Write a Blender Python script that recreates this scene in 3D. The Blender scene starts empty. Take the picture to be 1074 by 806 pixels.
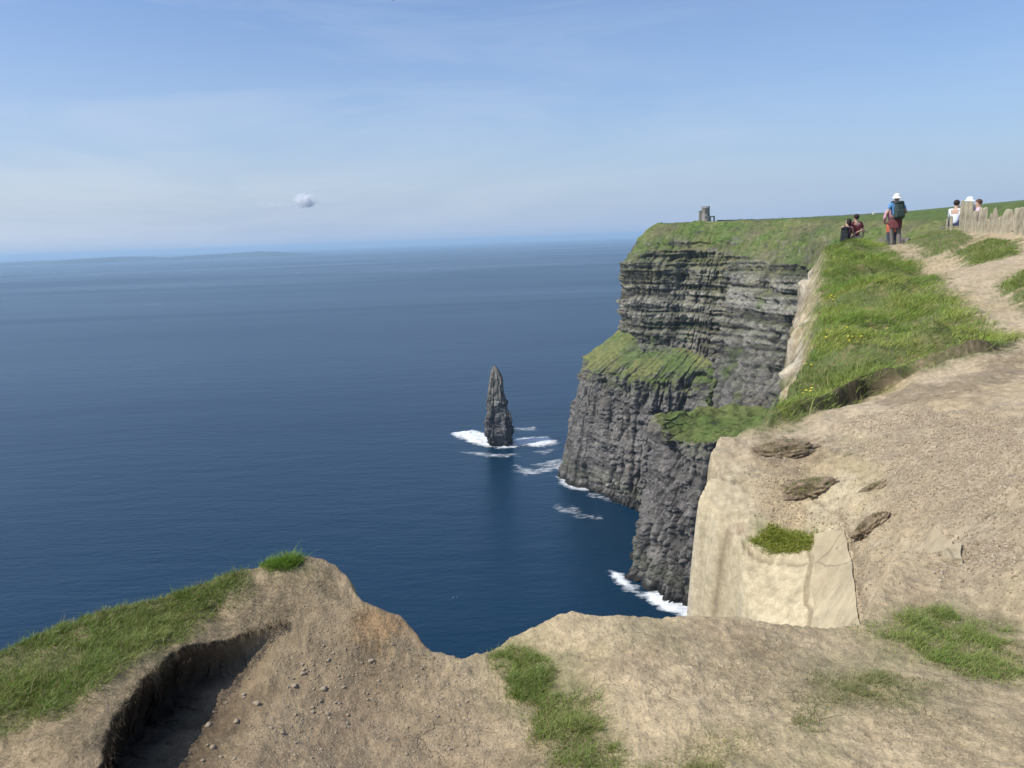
import bpy, math, random
import numpy as np
from mathutils import Vector, Matrix
random.seed(7); RNG = np.random.default_rng(11)
SC = bpy.context.scene; COL = SC.collection
PI = math.pi
EYE = 170.0                     # camera height above the sea
F = 835.0                       # focal length in photo pixels (28 mm)
PITCH = math.atan(151.5 / F); ROLL = math.atan(24 / 670)
# ------------------------------------------------------------------ camera basis
cp, sp = math.cos(PITCH), math.sin(PITCH)
FW = np.array([0, cp, -sp]); U0 = np.array([0, sp, cp]); R0 = np.array([1.0, 0, 0])
UP = U0 * math.cos(ROLL) + R0 * math.sin(ROLL)
RT = R0 * math.cos(ROLL) - U0 * math.sin(ROLL)
CAM = np.array([0, 0, EYE])

def ray(px, py):
    d = FW + RT * ((px - 537) / F) + UP * ((403 - py) / F)
    return d
def at(px, py, y):              # the point seen at a pixel, at distance y ahead
    d = ray(px, py); return CAM + d * (y / d[1])
def atz(px, py, z):             # the point seen at a pixel, at height z above the sea
    d = ray(px, py); return CAM + d * ((z - EYE) / d[2])

# ------------------------------------------------------------------ noise (numpy)
def _h(ix, iy, iz, seed):
    n = (ix.astype(np.int64) * 374761393 + iy.astype(np.int64) * 668265263 + iz.astype(np.int64) * 2147483647 + seed * 974711) & 0xffffffff
    n = ((n ^ (n >> 13)) * 1274126177) & 0xffffffff
    n = ((n ^ (n >> 16)) * 2246822519) & 0xffffffff
    return ((n ^ (n >> 15)) & 0xffffff) / float(0xffffff)
def vn(x, y, z=None, seed=0):
    x = np.asarray(x, float); y = np.asarray(y, float) + 0 * x
    x, y = np.broadcast_arrays(x, y)
    two = z is None
    x0 = np.floor(x); y0 = np.floor(y); fx = x - x0; fy = y - y0
    fx = fx * fx * fx * (fx * (fx * 6 - 15) + 10); fy = fy * fy * fy * (fy * (fy * 6 - 15) + 10)
    if two:
        zz = np.zeros_like(x0)
        a = _h(x0, y0, zz, seed); b = _h(x0 + 1, y0, zz, seed); c = _h(x0, y0 + 1, zz, seed); d = _h(x0 + 1, y0 + 1, zz, seed)
        return (a * (1 - fx) + b * fx) * (1 - fy) + (c * (1 - fx) + d * fx) * fy
    z = np.asarray(z, float) + 0 * x; z0 = np.floor(z); fz = z - z0; fz = fz * fz * (3 - 2 * fz)
    r = 0
    for k in (0, 1):
        a = _h(x0, y0, z0 + k, seed); b = _h(x0 + 1, y0, z0 + k, seed); c = _h(x0, y0 + 1, z0 + k, seed); d = _h(x0 + 1, y0 + 1, z0 + k, seed)
        r = r + ((a * (1 - fx) + b * fx) * (1 - fy) + (c * (1 - fx) + d * fx) * fy) * (fz if k else 1 - fz)
    return r
def fbm(x, y, z=None, o=4, seed=0, g=0.5):
    s = 0; a = 1; t = 0
    for i in range(o):
        k = 2.03 ** i
        s = s + a * vn(x * k + 17.3 * i, y * k - 9.1 * i, None if z is None else z * k, seed + i); t += a; a *= g
    return s / t * 2 - 1        # about -1..1
def ss(a, b, x):
    t = np.clip((x - a) / (b - a), 0, 1); return t * t * (3 - 2 * t)
def mix(a, b, t): return a * (1 - t) + b * t

# ------------------------------------------------------------------ geometry helpers (numpy)
def seg_dist(P, A, B):
    AB = B - A; L = max(float(AB @ AB), 1e-12)
    t = np.clip(((P - A) @ AB) / L, 0, 1)
    D = P - (A + t[:, None] * AB); return np.hypot(D[:, 0], D[:, 1]), t
def poly_sd(P, poly):           # signed distance: negative inside
    poly = np.asarray(poly, float)[:, :2]; d = np.full(len(P), 1e9); ins = np.zeros(len(P), bool); n = len(poly)
    for i in range(n):
        A = poly[i]; B = poly[(i + 1) % n]
        d = np.minimum(d, seg_dist(P, A, B)[0])
        c = (A[1] > P[:, 1]) != (B[1] > P[:, 1])
        if A[1] != B[1]:
            xx = (B[0] - A[0]) * (P[:, 1] - A[1]) / (B[1] - A[1]) + A[0]
            ins ^= c & (P[:, 0] < xx)
    return np.where(ins, -d, d)
class TPS:
    def __init__(s, pts, lam=1e-3):
        p = np.array(pts, float); s.c = p[:, :2]; n = len(p)
        K = s.k(np.hypot(*(s.c[:, None] - s.c[None]).transpose(2, 0, 1))) + lam * np.eye(n)
        Q = np.c_[np.ones(n), s.c]
        A = np.block([[K, Q], [Q.T, np.zeros((3, 3))]])
        s.w = np.linalg.solve(A, np.r_[p[:, 2], 0, 0, 0])
    def k(s, r): return r * r * np.log(r + 1e-9)
    def __call__(s, X, Y):
        o = s.w[-3] + s.w[-2] * X + s.w[-1] * Y
        for (a, b), w in zip(s.c, s.w): o = o + w * s.k(np.hypot(X - a, Y - b))
        return o

# ------------------------------------------------------------------ near terrain
def pz(px, py, zr): p = atz(px, py, EYE + zr); return (p[0], p[1], zr)
def pd(px, py, d): p = at(px, py, d); return (p[0], p[1], p[2] - EYE)
A_ctl = [pz(*t) for t in [(0, 806, -1.52), (60, 790, -1.5), (0, 700, -1.45), (150, 640, -1.45), (250, 612, -1.44), (310, 592, -1.42),
    (350, 602, -1.47), (382, 645, -1.58), (440, 668, -1.68), (485, 692, -1.74), (520, 680, -1.74), (600, 645, -1.66), (690, 646, -1.68),
    (735, 648, -1.70), (820, 650, -1.74), (900, 655, -1.77), (1000, 660, -1.80), (1074, 640, -1.80), (1074, 806, -1.60), (800, 806, -1.64),
    (540, 806, -1.72), (300, 806, -1.70), (420, 740, -1.76), (320, 700, -1.66), (560, 720, -1.74), (650, 700, -1.66), (950, 720, -1.72),
    (200, 720, -1.58), (100, 740, -1.5), (1074, 560, -1.74), (-200, 760, -1.5)]] + [(0, 0, -1.62), (0, -4, -1.55), (6, -3, -1.5), (-4, -2, -1.5), (8, 2, -1.6), (-4, 1, -1.5)]
B_ctl = [pd(*t) for t in [(1074, 350, 11.6), (900, 420, 9.6), (805, 445, 8.8), (735, 470, 8.0), (725, 520, 7.2), (730, 580, 6.7),
    (735, 650, 6.2), (800, 650, 6.0), (850, 655, 5.6), (850, 560, 6.6), (790, 540, 6.95), (900, 600, 5.5), (960, 640, 3.95), (960, 595, 4.9), (1000, 580, 4.65), (1074, 500, 5.1),
    (1000, 500, 5.9), (900, 500, 6.9), (820, 480, 7.6), (900, 655, 4.9), (950, 405, 9.2), (1000, 370, 10.7), (870, 260, 25), (862, 290, 20), (860, 330, 16),
    (850, 380, 12.4), (938, 263, 27), (975, 290, 19.5), (1030, 330, 13.4), (905, 330, 14.8), (920, 290, 19.5), (1000, 241, 26), (1030, 244, 23),
    (1074, 251, 19.5), (1050, 275, 17.5), (1074, 300, 14.5), (1010, 262, 21), (905, 263, 26), (1074, 420, 7.4), (900, 390, 11.0)]]
B_ctl += [(12.3, 29, -1.25), (11.2, 28, -.9), pd(1015, 236, 27.5), (1.9, 1, -3.2), (8, 2, -1.6), (8, -3, -1.5), (14, 8, -1.2), (16, 16, -0.3), (22, 22, 0.3), (18, 30, -0.6), (14, 34, -2.2), (10, 33, -2.4), (24, 36, -1.2), (1.6, 4.6, -3.4),
          (30, 10, 0.5), (35, 30, 0.6), (30, 50, -2.5), (60, 40, 0.5), (60, 0, 1)]
zA = TPS(A_ctl); zB = TPS(B_ctl)
def surf_hit(px, py, fn, d0=1.2, d1=60):     # where the sight line meets a height function, in world XY
    d = ray(px, py); ys = np.geomspace(d0, d1, 1500); X = d[0] / d[1] * ys; Z = d[2] / d[1] * ys
    h = fn(X, ys); i = np.argmax(Z < h)
    if not (Z < h).any(): i = len(ys) - 1
    return np.array([X[i], ys[i]])
def polyA(pp): return np.array([surf_hit(x, y, zA) for x, y in pp])
def polyB(pp): return np.array([surf_hit(x, y, zB, 3) for x, y in pp])
edgeA = list(polyA([(0, 690), (60, 656), (110, 640), (160, 629), (205, 618), (245, 610), (268, 600), (290, 592), (312, 590), (335, 592), (352, 598), (362, 608),
    (368, 622), (380, 634), (400, 645), (418, 651), (434, 661), (443, 676), (452, 684), (468, 690), (485, 695), (500, 688), (515, 683), (535, 670), (560, 660), (580, 652),
    (600, 644), (640, 645), (690, 646), (735, 649), (800, 651), (860, 655), (905, 655)]))
edgeA = [np.array([-7, 1.9]), np.array([-3.6, 2.25])] + edgeA + [np.array([2.0, 4.0]), np.array([2.8, 4.3]), np.array([4.5, 5.2]), np.array([8, 6]), np.array([9, -3]), np.array([3, -8]), np.array([-8, -6])]
edgeA = np.array(edgeA)
edgeB = np.array([at(*t)[:2] for t in [(800, 690, 5.7), (787, 650, 6.2), (775, 605, 6.5), (762, 568, 6.8), (748, 545, 7.0), (740, 522, 7.2), (750, 500, 7.45), (744, 486, 7.6), (747, 469, 8.0), (770, 458, 8.4),
    (803, 448, 8.8), (814, 428, 9.6), (834, 398, 11.2), (852, 372, 12.8), (858, 330, 15.7), (862, 300, 18.8), (864, 275, 23), (867, 264, 25.5), (868, 260, 29), (870, 258, 34), (878, 258, 42)]] +
    [(20, 46), (40, 75), (80, 70), (80, -20), (4, -20), (1.5, -3), (1.2, 2.0), (1.5, 3.3)])
lip = polyA([(60, 1000), (112, 840), (118, 790), (128, 766), (152, 733), (178, 712), (205, 694), (240, 682), (262, 672), (290, 662), (312, 656), (330, 662)])
def smax(a, b, k):
    h = np.clip(.5 + .5 * (a - b) / k, 0, 1); return b * (1 - h) + a * h + k * h * (1 - h)
def drop(s, r=.10, m=7.0): s = np.maximum(s, 0); return m * s * s / (s + r)
def lip_term(P):
    best = np.full(len(P), 1e9); sg = np.zeros(len(P)); win = np.zeros(len(P)); n = len(lip) - 1
    for i in range(n):
        A, B = lip[i], lip[i + 1]; d, t = seg_dist(P, A, B); cr = (B[0] - A[0]) * (P[:, 1] - A[1]) - (B[1] - A[1]) * (P[:, 0] - A[0])
        m = d < best; best = np.where(m, d, best); sg = np.where(m, np.sign(cr), sg)
        win = np.where(m, (i + t) / n, win)
    w = ss(.03, .62, np.hypot(P[:, 0] - lip[-1, 0], P[:, 1] - lip[-1, 1]))
    sd = best * sg + .012 * fbm(P[:, 0] * 22, P[:, 1] * 22, o=3, seed=5) + .03 * fbm(P[:, 0] * 5, P[:, 1] * 5, o=2, seed=6)  # + = bank side
    st = .12 * ss(-.02, .012, sd) * (1 - ss(0, .50, sd)) - .25 * (1 - ss(-.025, .01, sd)) * (1 - ss(0, .62, -sd)) ** 1.3
    return st * w, sd, w
GR = {}; DARKS = []; CRACKS = []
def terrain(X, Y, detail=True):
    P = np.c_[X, Y]
    wob = .05 * fbm(X * 1.6, Y * 1.6, o=3, seed=3) * np.clip(np.hypot(X, Y) / 8, .25, 1.5)
    sA = poly_sd(P, edgeA) + .018 * fbm(X * 7, Y * 7, o=3, seed=21)
    sB = poly_sd(P, edgeB) + wob * 1.4
    lt, sd, w = lip_term(P); lt = .52 * lt
    a = zA(np.clip(X, -8, 9), np.clip(Y, -8, 7)) + lt
    a = a - drop(sA, .07)
    b = zB(X, Y)
    # rough outer faces of the bluff: bedded ledges
    b = b + mix(.14, .05, ss(10, 18, Y)) * fbm(X * .9, Y * .9, o=4, seed=31) * ss(0, 1, np.hypot(X, Y) / 8 - .4)
    rB = np.maximum(sB, 0)
    rr_ = rB + mix(.07, .22, ss(9, 12, Y)) * fbm(X * 1.3, Y * 1.3, o=4, seed=36) * ss(.05, .6, rB)
    far = ss(12.0, 13.6, Y); rn = np.maximum(sB + .03 + .15 * fbm(X * 2.1, Y * 2.1, o=4, seed=37), 0)
    b = b - mix(60 * rn * rn / (rn + .5), 1.7 * rr_ + 24 * np.maximum(0, rr_ - .48), far)
    wg = poly_sd(P, GR['wedge']) if GR else 1 + 0 * X
    dk = poly_sd(P, DARKS[0]) if DARKS else 1 + 0 * X
    b = b + (.05 + .26 * ss(1.3, .2, dk)) * (1 - .8 * ss(5.0, 6.5, X)) * mix(1, .5, ss(14, 20, Y)) * ss(.05, -.07, wg + .12 * fbm(X * 1.5, Y * 1.5, o=3, seed=33)) + .42 * ss(.2, -.8, wg) * fbm(X * .95, Y * .95, o=4, seed=34)
    for k_ in ('mound_a', 'mound_b', 'mound_c'):
        if GR: b = b + .11 * ss(.25, -.3, poly_sd(P, GR[k_]) + .2 * fbm(X * 1.2, Y * 1.2, o=3, seed=35))
    if detail and CRACKS:
        nb = (Y > 4) & (Y < 9.5) & (X < 4.5) & (X > 0); cf = np.zeros(len(X)); cf[nb] = crack_f(P[nb], X[nb], Y[nb]); b = b - .022 * cf
    if detail:
        sh = ss(4.6, 5.4, Y) * ss(9.3, 8.2, Y) * ss(4.2, 3.0, X); tq = (b * 5.5 + .8 * fbm(X * 1.3, Y * 1.3, o=3, seed=38)); b = b + sh * .055 * (np.floor(tq) + ss(.55, .95, tq - np.floor(tq)) - tq)
        q = ss(.1, 1.2, rB)
        b = b + q * (.9 * fbm(X * 1.4, Y * 1.4, b * .8, o=4, seed=41))
        a = a + .022 * fbm(X * 2.3, Y * 2.3, o=3, seed=51) + .012 * fbm(X * 11, Y * 11, o=3, seed=52) + .004 * fbm(X * 45, Y * 45, o=2, seed=53)
        qa = ss(.01, .12, sA); a = a + qa * .05 * fbm(X * 9, Y * 9, a * 9, o=3, seed=54)
        b = b + .035 * fbm(X * 3, Y * 3, o=4, seed=55) + .010 * fbm(X * 14, Y * 14, o=3, seed=56)
    return smax(a, b, .06), sA, sB, sd, w
def th(X, Y): return terrain(np.asarray(X, float), np.asarray(Y, float))[0]
# patches of ground, as polygons lying on the terrain
def patch(pp, B=False): return (polyB if B else polyA)(pp)
GR = dict(
  left=patch([(-60, 730), (0, 688), (60, 654), (110, 638), (160, 627), (205, 616), (250, 608), (248, 622), (205, 655), (160, 690), (110, 725), (60, 752), (0, 775), (-60, 800)]),
  tuft=patch([(281, 600), (284, 596), (303, 592), (312, 593), (304, 599), (290, 602)]),
  strip_a=patch([(520, 690), (535, 682), (556, 685), (575, 712), (568, 735), (548, 737), (528, 715)]),
  strip_b=patch([(570, 738), (600, 733), (625, 770), (650, 815), (600, 815), (582, 775)]),
  right_a=patch([(905, 660), (960, 648), (985, 641), (1005, 648), (1045, 656), (1010, 662), (1074, 690), (1080, 712), (1015, 710), (960, 688)]),
  right_b=patch([(838, 760), (868, 712), (925, 708), (980, 722), (945, 742), (880, 742)]),
  right_c=patch([(690, 815), (745, 770), (772, 775), (755, 815)]),
  wedge=patch([(864, 266), (872, 256), (905, 255), (925, 262), (960, 280), (985, 300), (1000, 320), (1030, 345), (1068, 357), (1030, 374), (960, 392), (905, 412), (870, 430), (801, 451), (806, 430), (824, 402), (848, 376), (856, 335), (864, 298)], True),
  mound_a=patch([(940, 243), (965, 238), (1000, 242), (1020, 252), (1003, 264), (975, 268), (953, 258)], True),
  mound_b=patch([(1002, 265), (1040, 254), (1062, 256), (1062, 269), (1025, 278)], True),
  mound_c=patch([(1052, 302), (1074, 289), (1100, 285), (1100, 330), (1074, 314)], True),
  moss=patch([(790, 568), (800, 558), (812, 553), (830, 560), (850, 562), (848, 574), (825, 580), (808, 582)], True),
  behind=np.array([(10.5, 28.5), (16, 27.8), (24, 26.5), (34, 24), (60, 20), (80, 60), (40, 80), (15, 40)]),
)
SAND = [patch(p, True) for p in [
  [(738, 475), (790, 480), (800, 500), (775, 540), (850, 560), (858, 520), (890, 500), (905, 540), (965, 575), (970, 585), (905, 560), (895, 600), (905, 665), (735, 665), (700, 640), (690, 560), (700, 490)]]]
GRAV = patch([(925, 470), (900, 445), (975, 432), (1080, 440), (1080, 560), (1040, 640), (1000, 640), (960, 610), (915, 600), (905, 585), (975, 580), (950, 530)], True)
CRACKS = [polyB(q) for q in ([(846, 556), (852, 585), (847, 612), (849, 640), (846, 662)], [(905, 590), (901, 612), (907, 640), (909, 662)], [(780, 572), (808, 588), (846, 592)], [(733, 560), (750, 552), (768, 556)], [(850, 520), (880, 540), (893, 560), (903, 592)], [(740, 500), (768, 506), (795, 498)], [(849, 560), (885, 558), (903, 560)])]
def crack_f(P, X, Y):
    d = np.full(len(P), 9.); wx = .035 * fbm(X * 9, Y * 9, o=3, seed=320); Q = P + np.c_[wx, wx * .6]
    for L_ in CRACKS:
        for i in range(len(L_) - 1): d = np.minimum(d, seg_dist(Q, L_[i], L_[i + 1])[0])
    return ss(.030, .006, d)
ORANGE = [patch([(388, 650), (420, 655), (435, 668), (405, 672), (385, 662)])]
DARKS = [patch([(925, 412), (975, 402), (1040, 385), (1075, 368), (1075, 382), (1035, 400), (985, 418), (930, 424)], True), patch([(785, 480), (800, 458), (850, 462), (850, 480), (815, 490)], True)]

def colour_terrain(X, Y, Z, sA, sB, sd, w):
    P = np.c_[X, Y]; N = len(X); c = np.empty((N, 3)); r = np.hypot(X, Y); grit = np.ones(N)
    n1 = fbm(X * 1.1, Y * 1.1, o=4, seed=61); n2 = fbm(X * 6, Y * 6, o=4, seed=62); n3 = fbm(X * 30, Y * 30, o=3, seed=63)
    e = (.06 * n2 + .03 * n3) * np.clip(r / 4, 1, 4)
    dirt = np.array([.45, .352, .212]); brown = np.array([.30, .225, .135]); grav = np.array([.42, .335, .22]); dry = np.array([.37, .30, .19])
    c[:] = dirt
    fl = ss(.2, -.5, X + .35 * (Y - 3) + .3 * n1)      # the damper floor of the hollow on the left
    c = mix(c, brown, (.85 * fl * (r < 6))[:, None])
    gm = ss(4.2, 5.6, Y + .3 * n1) * ss(.5, -.3, sB) * ss(2.2, 1.6, -X + 1)
    c = mix(c, grav, (gm * ss(-.2, .5, n1 + .3))[:, None])
    c = c * (1 + .15 * n1 + .13 * n2 + .20 * n3)[:, None]; c = mix(c, np.array([.25, .17, .105]), (.38 * ss(.25, .6, fbm(X * 1.9 + 7, Y * 1.9, o=4, seed=67)))[:, None]); c = mix(c, np.array([.28, .25, .13]), (.35 * ss(.2, .5, fbm(X * 2.3, Y * 2.3 + 5, o=4, seed=68)))[:, None])
    for s in SAND:
        m = ss(.12, -.12, poly_sd(P, s) + 3 * e) * (Y > 4.2)
        sc = np.array([.50, .42, .27]) * (1 + .10 * n1 + .10 * n2 + .05 * n3)[:, None]
        c = mix(c, sc, m[:, None])
        grit = grit * (1 - .9 * m)
        rub = ss(.05, .35, fbm(X * 1.7, Y * 1.7, o=4, seed=66)) * m
        c = mix(c, np.array([.36, .285, .18]) * (1 + .3 * n3)[:, None], (rub * .6)[:, None]); grit = np.maximum(grit, rub * .8)
    gv = ss(.35, -.35, poly_sd(P, GRAV) + 4 * e)
    c = mix(c, np.array([.38, .305, .205]) * (1 + .14 * n1 + .22 * n2 + .30 * n3)[:, None], (.85 * gv)[:, None])
    nb = (Y > 4) & (Y < 9.5) & (X < 4.5) & (X > 0); cf = np.zeros(N); cf[nb] = crack_f(P[nb], X[nb], Y[nb]); c = mix(c, np.array([.20, .155, .10]), (.6 * cf)[:, None])
    for s in ORANGE: c = mix(c, np.array([.43, .27, .13]) * (1 + .2 * n3)[:, None], (.8 * ss(.08, -.03, poly_sd(P, s) + e))[:, None])
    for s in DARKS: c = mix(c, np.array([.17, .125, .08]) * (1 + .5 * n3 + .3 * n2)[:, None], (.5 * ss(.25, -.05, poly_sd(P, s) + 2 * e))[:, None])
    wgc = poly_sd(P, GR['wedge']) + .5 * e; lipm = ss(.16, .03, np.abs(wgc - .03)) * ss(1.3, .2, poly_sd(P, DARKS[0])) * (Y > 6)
    # peat of the cut bank, the lip's shadow painted into floor and wall
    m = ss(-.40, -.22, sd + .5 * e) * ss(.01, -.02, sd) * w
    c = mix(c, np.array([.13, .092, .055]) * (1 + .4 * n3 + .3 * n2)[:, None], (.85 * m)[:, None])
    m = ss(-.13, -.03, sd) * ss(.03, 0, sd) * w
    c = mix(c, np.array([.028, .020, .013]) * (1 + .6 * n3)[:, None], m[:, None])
    # outer faces
    fB = ss(.12, .55, sB + .5 * n2) * (Y > 4); fq = ss(-.15, .4, fbm(X * 1.6, Y * 1.6, Z * 2.2, o=4, seed=72)); rk = np.array([.50, .44, .33]) * (1 + .30 * fbm(X * 2, Y * 2, Z * 3, o=4, seed=71) + .35 * fbm(X * 6, Y * 6, Z * 9, o=3, seed=73) + .2 * n3)[:, None]
    rk = mix(rk, np.array([.22, .16, .10]) * (1 + .4 * n3)[:, None], (.85 * fq * (Y > 9))[:, None]); rk = mix(rk, np.array([.11, .13, .045]), (.85 * (Y > 9) * ss(.1, .4, n1 + .6 * n2 - .35 * np.maximum(sB, 0) + .75 * ss(14.5, 11, Y)))[:, None]); c = mix(c, rk, fB[:, None]); fA = ss(.0, .06, sA) * (Y < 5) * (X < 1.3)
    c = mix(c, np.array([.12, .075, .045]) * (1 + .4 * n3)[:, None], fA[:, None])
    for k, p in GR.items():
        soft = .10 if k in ('left', 'tuft', 'moss') else .22
        if k in ('wedge', 'mound_a', 'mound_b', 'mound_c', 'behind'): soft = .42
        m = ss(soft, -soft * .3, poly_sd(P, p) + 1.3 * e)
        g = mix(np.array([.085, .12, .03]), np.array([.17, .15, .06]), ss(-.2, .6, n2 + .4 * n3)[:, None])
        amt = {'right_b': .25, 'right_c': .2, 'strip_b': .4, 'strip_a': .45, 'right_a': .45, 'left': .7, 'tuft': .5, 'moss': .45}.get(k, .92)
        c = mix(c, g, (amt * m)[:, None])
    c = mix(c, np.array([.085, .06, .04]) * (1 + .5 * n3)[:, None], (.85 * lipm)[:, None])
    return np.c_[np.clip(c, .01, .9), grit]

# ------------------------------------------------------------------ objects helpers
def link(o): COL.objects.link(o); return o
def tag(o, label=None, cat=None, group=None, kind=None):
    if label: o['label'] = label
    if cat: o['category'] = cat
    if group: o['group'] = group
    if kind: o['kind'] = kind
    return o
def np_mesh(name, V, Fq, mat=None, smooth=True, col=None):
    V = np.asarray(V, np.float32); Fq = np.asarray(Fq, np.int32); k = Fq.shape[1]
    me = bpy.data.meshes.new(name); me.vertices.add(len(V)); me.vertices.foreach_set('co', V.ravel())
    me.loops.add(Fq.size); me.loops.foreach_set('vertex_index', Fq.ravel())
    me.polygons.add(len(Fq)); me.polygons.foreach_set('loop_start', np.arange(len(Fq), dtype=np.int32) * k)
    try: me.polygons.foreach_set('loop_total', np.full(len(Fq), k, np.int32))
    except Exception: pass
    me.polygons.foreach_set('use_smooth', np.full(len(Fq), bool(smooth)))
    me.update(calc_edges=True)
    if col is not None:
        a = me.color_attributes.new('tint', 'FLOAT_COLOR', 'POINT'); col = np.asarray(col, np.float32)
        if col.shape[1] == 3: col = np.c_[col, np.ones(len(col), np.float32)]
        a.data.foreach_set('color', col.astype(np.float32).ravel())
    if mat: me.materials.append(mat)
    return me
def mobj(name, me, parent=None, loc=(0, 0, 0)):
    o = bpy.data.objects.new(name, me); link(o); o.location = loc
    if parent: o.parent = parent
    return o
def grid_faces(nr, nc, wrap=False):
    i = np.arange(nr - 1)[:, None]; j = np.arange(nc if wrap else nc - 1)[None]; j2 = (j + 1) % nc
    return np.stack([i * nc + j, i * nc + j2, (i + 1) * nc + j2, (i + 1) * nc + j], -1).reshape(-1, 4)
def empty(name, loc, rz=0): o = bpy.data.objects.new(name, None); link(o); o.location = loc; o.rotation_euler = (0, 0, rz); o.empty_display_size = .3; return o

# ------------------------------------------------------------------ materials
class NT:
    def __init__(s, mat): mat.use_nodes = True; s.t = mat.node_tree; s.t.nodes.clear(); s.mat = mat
    def n(s, typ, **kw):
        nd = s.t.nodes.new(typ); ins = kw.pop('ins', {})
        for k, v in kw.items(): setattr(nd, k, v)
        for k, v in ins.items():
            if hasattr(v, 'is_output'): s.t.links.new(v, nd.inputs[k])
            else: nd.inputs[k].default_value = v
        return nd
    def noise(s, scale, detail=4, rough=.55, vec=None, dist=0):
        i = {'Scale': scale, 'Detail': detail, 'Roughness': rough, 'Distortion': dist}
        if vec is not None: i['Vector'] = vec
        return s.n('ShaderNodeTexNoise', ins=i).outputs['Fac']
    def math(s, op, a, b=0.0, c=0.0, clamp=False): return s.n('ShaderNodeMath', operation=op, use_clamp=clamp, ins={0: a, 1: b, 2: c}).outputs[0]
    def rng(s, v, a, b, c=0.0, d=1.0): return s.n('ShaderNodeMapRange', ins={'Value': v, 'From Min': a, 'From Max': b, 'To Min': c, 'To Max': d}).outputs['Result']
    def mixc(s, f, a, b, mode='MIX'):
        nd = s.n('ShaderNodeMix', data_type='RGBA', blend_type=mode); 
        for k, v in ((0, f), (6, a), (7, b)):
            if hasattr(v, 'is_output'): s.t.links.new(v, nd.inputs[k])
            else: nd.inputs[k].default_value = v
        return nd.outputs[2]
    def out(s, sh, vol=False): o = s.n('ShaderNodeOutputMaterial'); s.t.links.new(sh, o.inputs['Volume' if vol else 'Surface'])
def pos(nt): return nt.n('ShaderNodeTexCoord').outputs['Object']
def c4(c): return (c[0], c[1], c[2], 1)
def simple_mat(name, col, rough=.85, var=.25, scale=8, bump=.0, metallic=0):
    m = bpy.data.materials.new(name); nt = NT(m); p = pos(nt)
    f = nt.rng(nt.noise(scale, 5, .6, p), .25, .75, 1 - var, 1 + var)
    cc = nt.mixc(1.0, c4(col), nt.n('ShaderNodeCombineColor', ins={0: f, 1: f, 2: f}).outputs[0], 'MULTIPLY')
    b = nt.n('ShaderNodeBsdfPrincipled', ins={'Base Color': cc, 'Roughness': rough, 'Metallic': metallic})
    if bump: nt.t.links.new(nt.n('ShaderNodeBump', ins={'Strength': bump, 'Distance': .02, 'Height': nt.noise(scale * 3, 6, .65, p)}).outputs[0], b.inputs['Normal'])
    nt.out(b.outputs[0]); return m
def tint_mat(name, scales, bump_dist, bump_s=.6, rough=.95, var=.3, spec=.2):
    m = bpy.data.materials.new(name); nt = NT(m); p = pos(nt)
    col = nt.n('ShaderNodeVertexColor', layer_name='tint').outputs['Color']
    n1 = nt.noise(scales[0], 6, .65, p); n2 = nt.noise(scales[1], 5, .7, p)
    f = nt.math('MULTIPLY', nt.rng(n1, .3, .7, 1 - var, 1 + var), nt.rng(n2, .3, .7, 1 - var * .8, 1 + var * .8))
    cc = nt.mixc(1.0, col, nt.n('ShaderNodeCombineColor', ins={0: f, 1: f, 2: f}).outputs[0], 'MULTIPLY')
    h = nt.math('ADD', nt.math('MULTIPLY', n1, 2.0), n2)
    b = nt.n('ShaderNodeBsdfPrincipled', ins={'Base Color': cc, 'Roughness': rough, 'Specular IOR Level': spec})
    nt.t.links.new(nt.n('ShaderNodeBump', ins={'Strength': bump_s, 'Distance': bump_dist, 'Height': h}).outputs[0], b.inputs['Normal'])
    nt.out(b.outputs[0]); return m, nt, b, cc, p, h

M = {}
# dry earth: speckle, fine cracks and grit
m, nt, b, cc, p, h = tint_mat('dry_earth', (14, 85), .02, .8, .97, .25)
vor = nt.n('ShaderNodeTexVoronoi', feature='DISTANCE_TO_EDGE', ins={'Vector': nt.mixc(.12, p, nt.n('ShaderNodeTexNoise', ins={'Vector': p, 'Scale': 9.0}).outputs['Color']), 'Scale': 11.0}).outputs['Distance']
crk = nt.math('MULTIPLY', nt.rng(vor, 0, .02, 1, 0), nt.rng(nt.noise(1.3, 3, .5, p), .58, .72))
sp_ = nt.n('ShaderNodeTexVoronoi', ins={'Vector': p, 'Scale': 70.0})
spk = nt.rng(sp_.outputs['Distance'], .0, .45, 1, 0)
spc = nt.n('ShaderNodeSeparateColor', ins={0: sp_.outputs['Color']}).outputs[0]
GRT = [n_ for n_ in nt.t.nodes if n_.bl_idname == 'ShaderNodeVertexColor'][0].outputs['Alpha']; spk = nt.math('MULTIPLY', spk, GRT)
c1 = nt.mixc(nt.math('MULTIPLY', nt.math('MULTIPLY', spk, nt.rng(spc, .72, .78)), .55), cc, nt.mixc(1.0, cc, c4((1.5, 1.5, 1.55)), 'MULTIPLY'))
c1 = nt.mixc(nt.math('MULTIPLY', nt.math('MULTIPLY', spk, nt.rng(spc, .25, .2)), .55), c1, c4((.12, .085, .055)))
c1 = nt.mixc(nt.math('MULTIPLY', crk, .6), c1, c4((.12, .09, .06)))
nt.t.links.new(c1, b.inputs['Base Color'])
hh = nt.math('SUBTRACT', nt.math('ADD', h, nt.math('MULTIPLY', spk, .35)), nt.math('MULTIPLY', crk, 1.2))
bp = nt.n('ShaderNodeBump', ins={'Strength': nt.rng(GRT, 0, 1, .35, .9), 'Distance': .007, 'Height': hh}); nt.t.links.new(bp.outputs[0], b.inputs['Normal'])
M['earth'] = m
M['cliff'] = tint_mat('layered_shale', (.35, 1.6), .8, 1.0, .95, .36)[0]
M['plateau'] = tint_mat('rough_pasture', (.05, .6), .3, .6, .95, .25)[0]
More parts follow.
